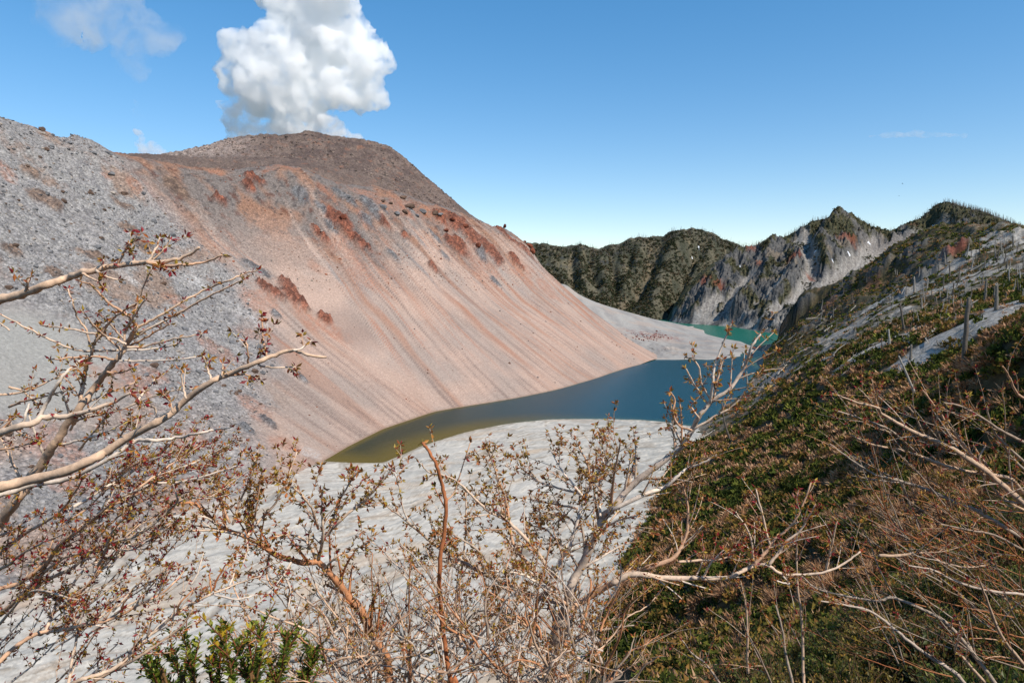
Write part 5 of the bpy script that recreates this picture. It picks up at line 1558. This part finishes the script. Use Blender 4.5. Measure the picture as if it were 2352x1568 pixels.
# --- the shrub with the orange stem
S = Shrub('budding_shrub', root_at(-0.22, 2.55), 'budding shrub with an orange-brown arching stem above the green evergreen shrub', leaf=0.0155, step=0.034, red=0.1)
S.branch(K(6, [(330, 1600), (300, 1400), (200, 1250), (130, 1080), (60, 1010), (0, 930)]) + K(5, [(2150, 850), (2080, 780), (1980, 780), (1800, 730), (1720, 670), (1600, 610), (1450, 550), (1350, 470), (1280, 400), (1180, 390)]), (2.5, 2.1), 11, 3, 26, (0.08, 0.22), 0.35, from_root=True, pal=BARK_O, up=0.7, sub=0.4)
for P_, r in (([(1620, 600), (1700, 500), (1800, 390), (1870, 250), (1940, 60)], 3.4), ([(1520, 530), (1570, 380), (1640, 220), (1670, 100)], 3.0), ([(1640, 600), (1680, 400), (1710, 190)], 2.8), ([(1500, 520), (1440, 380), (1400, 340), (1500, 240), (1590, 60)], 3.0), ([(2080, 760), (2110, 600), (2100, 450), (2110, 300)], 4.5),
              ([(2110, 620), (2250, 480), (2352, 400), (2390, 370), (2480, 270), (2570, 150)], 4), ([(2060, 750), (2000, 640), (1900, 600), (1800, 610)], 3.4), ([(2080, 560), (2030, 420), (1960, 330), (1880, 270)], 3.0), ([(2150, 600), (2200, 420), (2260, 300), (2340, 180)], 3.0), ([(1580, 600), (1400, 570), (1250, 570), (1150, 550)], 2.8), ([(1600, 600), (1620, 680), (1590, 780)], 2.4),
              ([(1450, 550), (1330, 480), (1220, 500)], 2.6), ([(2120, 820), (2200, 740), (2300, 700), (2420, 640)], 3.0), ([(1900, 780), (1860, 860), (1900, 960), (1880, 1080)], 3.0), ([(1760, 720), (1740, 860), (1790, 960)], 2.6), ([(1620, 590), (1600, 480), (1650, 370)], 2.6)):
    S.branch(K(5, P_), (2.12, 2.05 + fg.uniform(-0.12, 0.12)), r, 1.5, 7, (0.05, 0.14), 0.85, sub=0.35)
S.branch(K(6, [(760, 1660), (730, 1567), (690, 1350), (660, 1100), (650, 800), (680, 600), (690, 400), (670, 280), (630, 150), (580, 50), (540, 0)]), (2.2, 2.15), 6.5, 3.5, 3, (0.04, 0.1), 0.05, from_root=True, pal=BARK_O, wob=0.002)
for P_, r in (([(640, 200), (580, 190), (520, 130)], 2.4), ([(690, 380), (740, 330), (770, 250), (850, 0)], 2.2), ([(30, 480), (140, 380), (230, 280), (310, 170)], 3), ([(440, 500), (410, 420), (380, 260), (330, 160)], 2.0), ([(370, 240), (420, 160)], 1.4)):
    S.branch(K(6, P_), (2.2, 2.2), r, 1.3, 2, (0.04, 0.1), 0.4)

# --- the centre shrub
S = Shrub('twisted_shrub', root_at(0.12, 2.75), 'pale shrub with a twisted trunk and long limbs in front of the ash flat', leaf=0.016, step=0.036, red=0.02)
S.branch(K(6, [(1330, 1620), (1340, 1567), (1390, 1400), (1420, 1250), (1470, 1100), (1490, 1050)]), (2.6, 2.5), 18, 12, 8, (0.1, 0.3), 0.05, from_root=True, pal=BARK_G)
S.branch(K(6, [(1480, 1090), (1600, 1020), (1700, 960), (1800, 900), (1920, 840), (2050, 800), (2180, 750), (2240, 650), (2270, 550), (2270, 420), (2230, 240)]), (2.5, 2.45), 9, 2.2, 22, (0.08, 0.2), 0.15, up=0.5)
S.branch(K(6, [(1780, 915), (1880, 865), (1990, 860), (2100, 880), (2300, 882)]) + K(7, [(200, 880), (400, 880), (480, 850), (590, 800), (680, 800), (760, 850), (880, 860), (1060, 840), (1200, 770), (1280, 710)]), (2.45, 2.4), 7.5, 2, 14, (0.06, 0.18), 0.08, up=0.4)
for P_, r in (([(590, 800), (680, 690), (730, 620), (800, 570), (880, 470), (960, 260)], 4.4), ([(690, 790), (760, 700), (800, 640), (900, 560), (990, 400)], 4), ([(1060, 835), (1090, 700), (1130, 510)], 3.2), ([(690, 660), (650, 500), (600, 300)], 3), ([(585, 790), (560, 600), (470, 450)], 2.8), ([(100, 775), (250, 765), (350, 765), (460, 730)], 3),
              ([(260, 880), (300, 790), (390, 700)], 2.6), ([(760, 850), (820, 920), (740, 900)], 2.4)):
    S.branch(K(7, P_), (2.42, 2.38), r, 1.8, 5, (0.05, 0.14), 0.4, red=0.3)
S.branch(K(6, [(1490, 1050), (1500, 950), (1560, 830), (1650, 650), (1720, 480), (1780, 430), (1880, 300), (2000, 200), (2150, 90), (2230, 20)]) + K(8, [(180, 850), (230, 760), (290, 680), (340, 640), (430, 580), (500, 480), (540, 400), (570, 310), (630, 225)]), (2.5, 2.35), 11, 2.4, 30, (0.08, 0.2), 0.15, pal=BARK_G + BARK_P)
for P_, r in (([(300, 670), (320, 540), (330, 440), (380, 300), (440, 160)], 3.6), ([(330, 620), (350, 520), (385, 390)], 2.8), ([(300, 640), (250, 560), (220, 420), (145, 365)], 2.6), ([(280, 670), (200, 550), (145, 450)], 2.4), ([(230, 770), (180, 700), (200, 660)], 2), ([(200, 840), (330, 760), (450, 690), (550, 575)], 3), ([(180, 850), (100, 820), (60, 740), (70, 650), (40, 600)], 3)):
    S.branch(K(8, P_), (2.38, 2.34), r, 1.7, 2, (0.03, 0.08), 0.85, pal=BARK_P)
S.branch(K(6, [(1790, 430), (2000, 330), (2120, 290), (2200, 220)]) + K(8, [(20, 1215), (100, 1140), (150, 1100), (260, 1060), (345, 1010)]), (2.42, 2.4), 5.5, 2, 10, (0.06, 0.16), 0.12)
CEN = [([(1480, 1050), (1300, 1010), (1150, 940), (1020, 890), (900, 830), (800, 770), (640, 680), (530, 590), (400, 480), (330, 430), (250, 360)], 6.5, 22), ([(1430, 970), (1300, 870), (1200, 750), (1130, 650), (1110, 540), (1090, 400), (1060, 310), (1010, 170), (950, 10)], 5, 18),
       ([(1390, 880), (1280, 700), (1170, 580), (1080, 500), (980, 450), (900, 380), (800, 280), (730, 230), (640, 200)], 5, 22), ([(1400, 870), (1450, 750), (1500, 680), (1560, 480), (1590, 380), (1700, 180), (1780, 100)], 5.5, 22), ([(1770, 430), (1780, 300), (1800, 150), (1830, 0)], 4.5, 12),
       ([(1560, 560), (1480, 480), (1380, 470), (1260, 480)], 3, 10), ([(1550, 430), (1400, 400), (1250, 370)], 3, 10), ([(1600, 340), (1450, 300), (1300, 250), (1180, 160)], 3, 11), ([(1580, 340), (1450, 180), (1380, 50)], 3, 9), ([(1640, 300), (1620, 150), (1560, 20)], 3, 9), ([(1700, 480), (1690, 300), (1720, 120), (1700, -30)], 3.4, 10),
       ([(1490, 1060), (1350, 980), (1200, 1020), (1050, 1020), (950, 960)], 4, 12), ([(1440, 980), (1320, 930), (1200, 860), (1080, 840), (980, 830)], 4, 14), ([(1500, 700), (1420, 640), (1340, 560), (1250, 540)], 3, 10), ([(1650, 650), (1720, 560), (1830, 500), (1950, 470)], 3, 10), ([(1560, 830), (1680, 760), (1780, 700), (1880, 650)], 4, 9),
       ([(1300, 1010), (1260, 1130), (1290, 1250), (1260, 1340)], 5, 8), ([(1290, 1250), (1200, 1180), (1080, 1130), (960, 1110)], 4, 10), ([(1640, 1250), (1660, 1170), (1740, 1060), (1830, 900), (1830, 720)], 3.2, 6), ([(1480, 1400), (1600, 1250), (1760, 1210), (1920, 1190)], 3.6, 8), ([(740, 1250), (760, 1000), (790, 850), (820, 600), (820, 320)], 4, 14),
       ([(800, 840), (700, 780), (560, 730), (450, 690)], 3, 9), ([(1030, 880), (900, 700), (760, 610), (640, 540)], 3, 10)]
for P_, r, nt_ in CEN:
    S.branch(K(6, P_), (2.5, 2.45 + fg.uniform(-0.25, 0.25)), r, 1.6, nt_, (0.06, 0.19), 0.3, sub=0.4, up=0.25, pal=BARK_P + BARK_G[:1])

# --- thicket of dry twigs along the bottom
S = Shrub('dry_thicket', root_at(-0.05, 2.2), 'dense thicket of tangled dry tan twigs at the foot of the shrubs', leaf=0.012, step=0.05, red=0.03)
for i in range(230):
    u0 = fg.uniform(580, 1400); v0 = fg.uniform(1440, 1680); L_ = fg.uniform(90, 340) * (1 - 0.35 * abs(u0 - 1000) / 400); an = fg.uniform(0.3, 2.8)
    cu = fg.uniform(-0.5, 0.5)
    path = [(u0 + L_ * t * math.cos(an + cu * t) + fg.normal(0, 6), v0 - L_ * t * math.sin(an + cu * t) * 0.95 + fg.normal(0, 6)) for t in (0, 0.25, 0.5, 0.75, 1.0)]
    Yq = fg.uniform(2.0, 2.9)
    S.branch(path, (Yq, Yq + fg.uniform(-0.2, 0.2)), fg.uniform(1.6, 4.0), 1.2, 5, (0.06, 0.2), 0.12, pal=[BARK_P[1], BARK_P[2], BARK_O[2], BARK_G[2], BARK_G[1]], sub=0.5, tleaf=0.8 if fg.random() < 0.45 else 0.0)

# --- right shrub, limbs sweeping in from the right edge
S = Shrub('sweeping_shrub', root_at(2.5, 2.9), 'grey-tan shrub with limbs sweeping in from the right over the scrubby hillside', pal=[q * 0.8 for q in BARK_P[1:3] + BARK_G], leaf=0.014, step=0.05, red=0.2)
RS = [([(2600, 1560), (2352, 1330), (2200, 1200), (2080, 1100), (1900, 980), (1800, 930), (1650, 870), (1520, 800), (1420, 740), (1390, 700), (1270, 670), (1100, 610)], 8, 16), ([(2350, 1260), (2250, 1160), (2050, 1130), (1840, 1080), (1650, 1010), (1500, 970), (1350, 940), (1220, 880)], 5, 12),
      ([(2600, 1700), (2352, 1560), (2050, 1380), (1900, 1320), (1700, 1230), (1500, 1170), (1380, 1140), (1250, 1060), (1085, 940)], 5.5, 12), ([(2500, 1010), (2352, 930), (2200, 850), (2050, 750), (1930, 690), (1830, 670)], 4.5, 8), ([(2200, 1200), (2100, 1100), (1950, 950), (1860, 860), (1820, 760), (1760, 680), (1690, 590)], 4.5, 10),
      ([(1390, 700), (1400, 590)], 2.6, 1), ([(1400, 720), (1330, 640), (1270, 575)], 2.6, 3), ([(1900, 980), (1720, 900), (1640, 750), (1590, 690)], 3.4, 7), ([(1650, 1000), (1480, 850), (1300, 780), (1120, 720)], 3, 8), ([(2400, 1100), (2250, 960), (2150, 850), (2110, 700)], 3.6, 6), ([(2500, 700), (2352, 640), (2300, 600), (2250, 490), (2210, 430)], 4, 2),
      ([(2400, 1400), (2200, 1280), (2100, 1150), (2060, 1050), (2100, 950)], 3.4, 7), ([(2150, 1180), (2000, 1000), (1900, 870), (1840, 800)], 3.4, 8), ([(2500, 1250), (2380, 1130), (2250, 1000), (2200, 900)], 3.4, 6)]
for P_, r, nt_ in RS:
    S.branch(K(8, P_), (3.0, 2.85 + fg.uniform(-0.3, 0.3)), r, 1.7, nt_, (0.08, 0.28), 0.3, side=(-0.35, 0, 0.15), up=0.2, from_root=(r > 7.9))
RB = [([(1410, 735), (1550, 735), (1680, 715), (1800, 770), (1960, 810), (2100, 800)], 4, 6), ([(2000, 1620), (1900, 1500), (1760, 1410), (1620, 1310), (1500, 1210), (1350, 1100), (1200, 1060), (1020, 1030)], 5.5, 10), ([(2200, 1620), (2000, 1350), (1850, 1180), (1700, 1090), (1500, 1010), (1400, 1030), (1200, 1000), (1000, 950), (900, 870)], 5, 12),
      ([(850, 1620), (840, 1567), (790, 1350), (770, 1200), (730, 1060)], 4, 4), ([(720, 1620), (700, 1567), (620, 1380), (555, 1260)], 3.4, 4), ([(548, 1500), (545, 1380), (540, 1100), (500, 900)], 3.6, 5), ([(920, 1620), (910, 1480), (900, 1150), (870, 900), (870, 600)], 4, 7), ([(400, 1620), (280, 1450), (180, 1370), (120, 1290)], 3, 5),
      ([(2352, 1450), (2200, 1250), (2100, 1000), (2050, 870)], 5, 7), ([(2100, 1567), (1950, 1400), (1900, 1350), (1960, 1220)], 4, 6), ([(2352, 990), (2100, 960), (1900, 900), (1760, 830), (1600, 800)], 3.4, 6), ([(2352, 700), (2150, 600), (1950, 560), (1800, 530)], 3, 6)]
for P_, r, nt_ in RB:
    S.branch(K(7, P_), (2.9, 2.8 + fg.uniform(-0.3, 0.3)), r, 1.7, nt_, (0.08, 0.26), 0.22, side=(-0.25, 0, 0.2), up=0.2)
for i in range(75):          # the sheaf of fine sticks
    u0 = fg.uniform(2050, 2480); v0 = fg.uniform(1180, 1560); L_ = fg.uniform(140, 380); an = math.radians(fg.uniform(100, 165))
    path = [(u0 + L_ * t * math.cos(an) + fg.normal(0, 5), v0 - L_ * t * math.sin(an) * 0.85 + fg.normal(0, 5)) for t in (0, 0.35, 0.7, 1.0)]
    Yq = fg.uniform(2.8, 3.8)
    S.branch(path, (Yq, Yq - 0.1), fg.uniform(1.0, 2.0), 0.8, 4, (0.08, 0.25), 0.3, side=(-0.4, 0, 0.1), pal=[q * 0.7 for q in BARK_G + BARK_O], tleaf=0.9 if fg.random() < 0.5 else 0.0)

# ---------------------------------------------------------------- leafy evergreen shrubs
def leafy_proto(seed, nsh, nleaf, L, w, pal, spread=1.0, upr=0.3, yellow=0.0, stemc=None):
    g = np.random.default_rng(seed)
    T, A = Acc(), Acc()
    for i in range(nsh):
        u = g.normal(size=3); u[2] = abs(u[2]) + 0.15; u = unit(u)
        r1 = g.uniform(0.65, 1.05) * (0.75 + 0.35 * mnoise.noise(Vector(u * 2.0 + seed)))
        p0 = u * r1 * 0.35 + g.normal(0, 0.08, 3); p0[2] = max(p0[2], 0.05)
        p1 = u * r1 + np.array([0, 0, upr * g.uniform(0, 0.5)])
        m_ = (p0 + p1) / 2 + g.normal(0, 0.06, 3)
        P = smooth_path([p0, m_, p1], 5)
        T.tube(P, np.linspace(0.009, 0.004, len(P)), 3, (stemc if stemc is not None else c(120, 92, 66)) * g.uniform(0.7, 1.2))
        yl = g.random() < yellow
        for k in range(nleaf):
            t = g.uniform(0.25, 1.0); q = P[min(int(t * (len(P) - 1)), len(P) - 2)]
            d = unit(unit(P[-1] - P[0]) * 0.6 + g.normal(size=3) * 0.8 + np.array([0, 0, 0.2])); s = unit(np.cross(d, g.normal(size=3) + np.array([0, 0, 1.2])))
            nn = np.cross(s, d); ll = L * g.uniform(0.65, 1.25); ww = ll * w
            q = q + g.normal(0, 0.02, 3)
            col = np.array(pal[g.integers(0, len(pal))]) * g.uniform(0.7, 1.2)
            if yl and t > 0.6: col = c(206, 172, 44) * g.uniform(0.8, 1.1)
            A.put([q, q + d * ll * 0.45 + s * ww + nn * ww * 0.3, q + d * ll, q + d * ll * 0.45 - s * ww + nn * ww * 0.3], None, [[0, 1, 2], [0, 2, 3]], col)
    return T.mesh('stems'), A.mesh('foliage', smooth=False)


GR = [c(122, 132, 54), c(94, 108, 44), c(150, 152, 66), c(76, 88, 38)]
OL = [c(164, 144, 62), c(136, 124, 54), c(180, 142, 66), c(112, 106, 48)]
DK = [c(96, 104, 50), c(76, 84, 42), c(120, 116, 58), c(140, 96, 58)]
LP = [leafy_proto(61, 240, 26, 0.060, 0.30, GR), leafy_proto(62, 240, 26, 0.052, 0.26, OL, yellow=0.05), leafy_proto(63, 260, 26, 0.056, 0.3, DK), leafy_proto(64, 220, 26, 0.062, 0.24, GR[:2] + OL[:2], upr=0.8)]
LT = [('fresh green leafy shrub on the rim below the sweeping limbs', 'fresh green rim shrubs'), ('olive yellow leafy shrub on the rim below the sweeping limbs', 'olive rim shrubs'), ('dark reddish green leafy shrub in the shade of the rim', 'dark rim shrubs'), ('upright mixed green shrub on the rim slope', 'upright rim shrubs')]


def leafy(x, y, s, k, label=None, group=None):
    z = float(f_near(np.array([x]), np.array([y]))[0])
    e = empty('leafy_shrub', (x, y, z - 0.06 * s), label=label or LT[k][0], category='shrub')
    e['group'] = group or LT[k][1]
    add('stems', LP[k][0], M_BARK, e, kind='stuff')
    add('foliage', LP[k][1], M_LEAF, e, kind='stuff')
    e.scale = (s * fg.uniform(0.9, 1.2), s * fg.uniform(0.9, 1.2), s * fg.uniform(0.9, 1.15)); e.rotation_euler = (0, 0, fg.uniform(0, 6.28))


g = np.random.default_rng(9)
placed = []
for i in range(2600):
    y = g.uniform(3.4, 26) ; a = g.uniform(0.10, 0.86); x = a * y
    z = float(f_near0(np.array([x]), np.array([y]))[0])
    u, v = project(x, y, z)
    s = g.uniform(0.55, 0.95) * (0.8 + y / 20)
    if v < 1000 or v > 1750 + 300 * (y < 6) or len(placed) > 110: continue
    if any((x - p[0]) ** 2 + (y - p[1]) ** 2 < (0.47 * (s + p[2])) ** 2 for p in placed): continue
    placed.append((x, y, s)); leafy(x, y, s, int(g.choice([0, 1, 2, 3], p=[0.3, 0.25, 0.25, 0.2])))

# the bright evergreen by the left thicket: stems and pointed leaves of its own
e = empty('evergreen_shrub', root_at(-0.62, 1.95), label='bright green evergreen shrub with pointed glossy leaves and red stems', category='shrub')
rt_ = np.array(e.location)
EV = [c(150, 168, 58), c(112, 138, 46), c(184, 188, 70), c(84, 106, 38)]
for (u, v, L_, an) in [(470, 1600, 170, 115), (520, 1600, 165, 100), (560, 1600, 150, 84), (610, 1600, 160, 70), (660, 1610, 140, 62), (430, 1600, 110, 130), (400, 1585, 70, 150), (500, 1600, 120, 92), (580, 1600, 120, 100), (640, 1600, 120, 88), (450, 1560, 90, 140), (700, 1620, 130, 75), (540, 1610, 175, 106), (590, 1600, 170, 92)]:
    B, A = Acc(), Acc(); a_ = math.radians(an); Yq = 1.9 + fg.uniform(-0.15, 0.15)
    pth = [np.array(W(u + L_ * t * math.cos(a_) + 14 * math.sin(3 * t + u), v - L_ * t * math.sin(a_), Yq)) for t in np.linspace(0, 1, 7)]
    pth = [rt_ * 0.5 + pth[0] * 0.5] + pth
    P = smooth_path([rt_] + pth, 4)
    B.tube(P, np.linspace(0.0045, 0.0018, len(P)), 5, c(150, 70, 60) if fg.random() < 0.4 else c(130, 96, 60))
    b = add('stem', B.mesh('stem', origin=rt_), M_BARK, e)
    yl = (u in (520, 540, 590))
    shoots = [P[8:]]
    for k in range(7):
        i = int(fg.integers(9, len(P) - 3)); d = unit(unit(P[i + 1] - P[i]) + unit(fg.normal(size=3)) * 0.8 + np.array([0, 0, 0.3])); n = 8
        q = P[i] + d * np.linspace(0, fg.uniform(0.05, 0.11), n)[:, None]; shoots.append(q)
        B2 = Acc(); B2.tube(q, np.linspace(0.002, 0.001, n), 4, c(150, 84, 60))
        add('twig', B2.mesh('twig', origin=rt_), M_BARK, b)
    for q in shoots:
        Lc = np.linalg.norm(np.diff(q, axis=0), axis=1).sum(); m_ = max(6, int(Lc / 0.0042))
        for k in range(m_):
            t = k / m_; i = min(int(t * (len(q) - 1)), len(q) - 2); p = q[i] + (q[i + 1] - q[i]) * (t * (len(q) - 1) - i)
            ax = unit(q[i + 1] - q[i]); d = unit(ax * 0.7 + unit(np.cross(ax, fg.normal(size=3)))); s = unit(np.cross(d, fg.normal(size=3) * 0.4 + np.array([0, 0, 1.0]))); nn = np.cross(s, d)
            ll = 0.023 * fg.uniform(0.7, 1.2); ww = ll * 0.2
            col = (c(214, 178, 40) if (yl and t > 0.55 and fg.random() < 0.6) else EV[fg.integers(0, 4)]) * fg.uniform(0.8, 1.2)
            A.put([p, p + d * ll * 0.45 + s * ww + nn * ww * 0.3, p + d * ll, p + d * ll * 0.45 - s * ww + nn * ww * 0.3], None, [[0, 1, 2], [0, 2, 3]], col)
    add('leaves', A.mesh('leaves', smooth=False, origin=rt_), M_LEAF, b, kind='stuff')
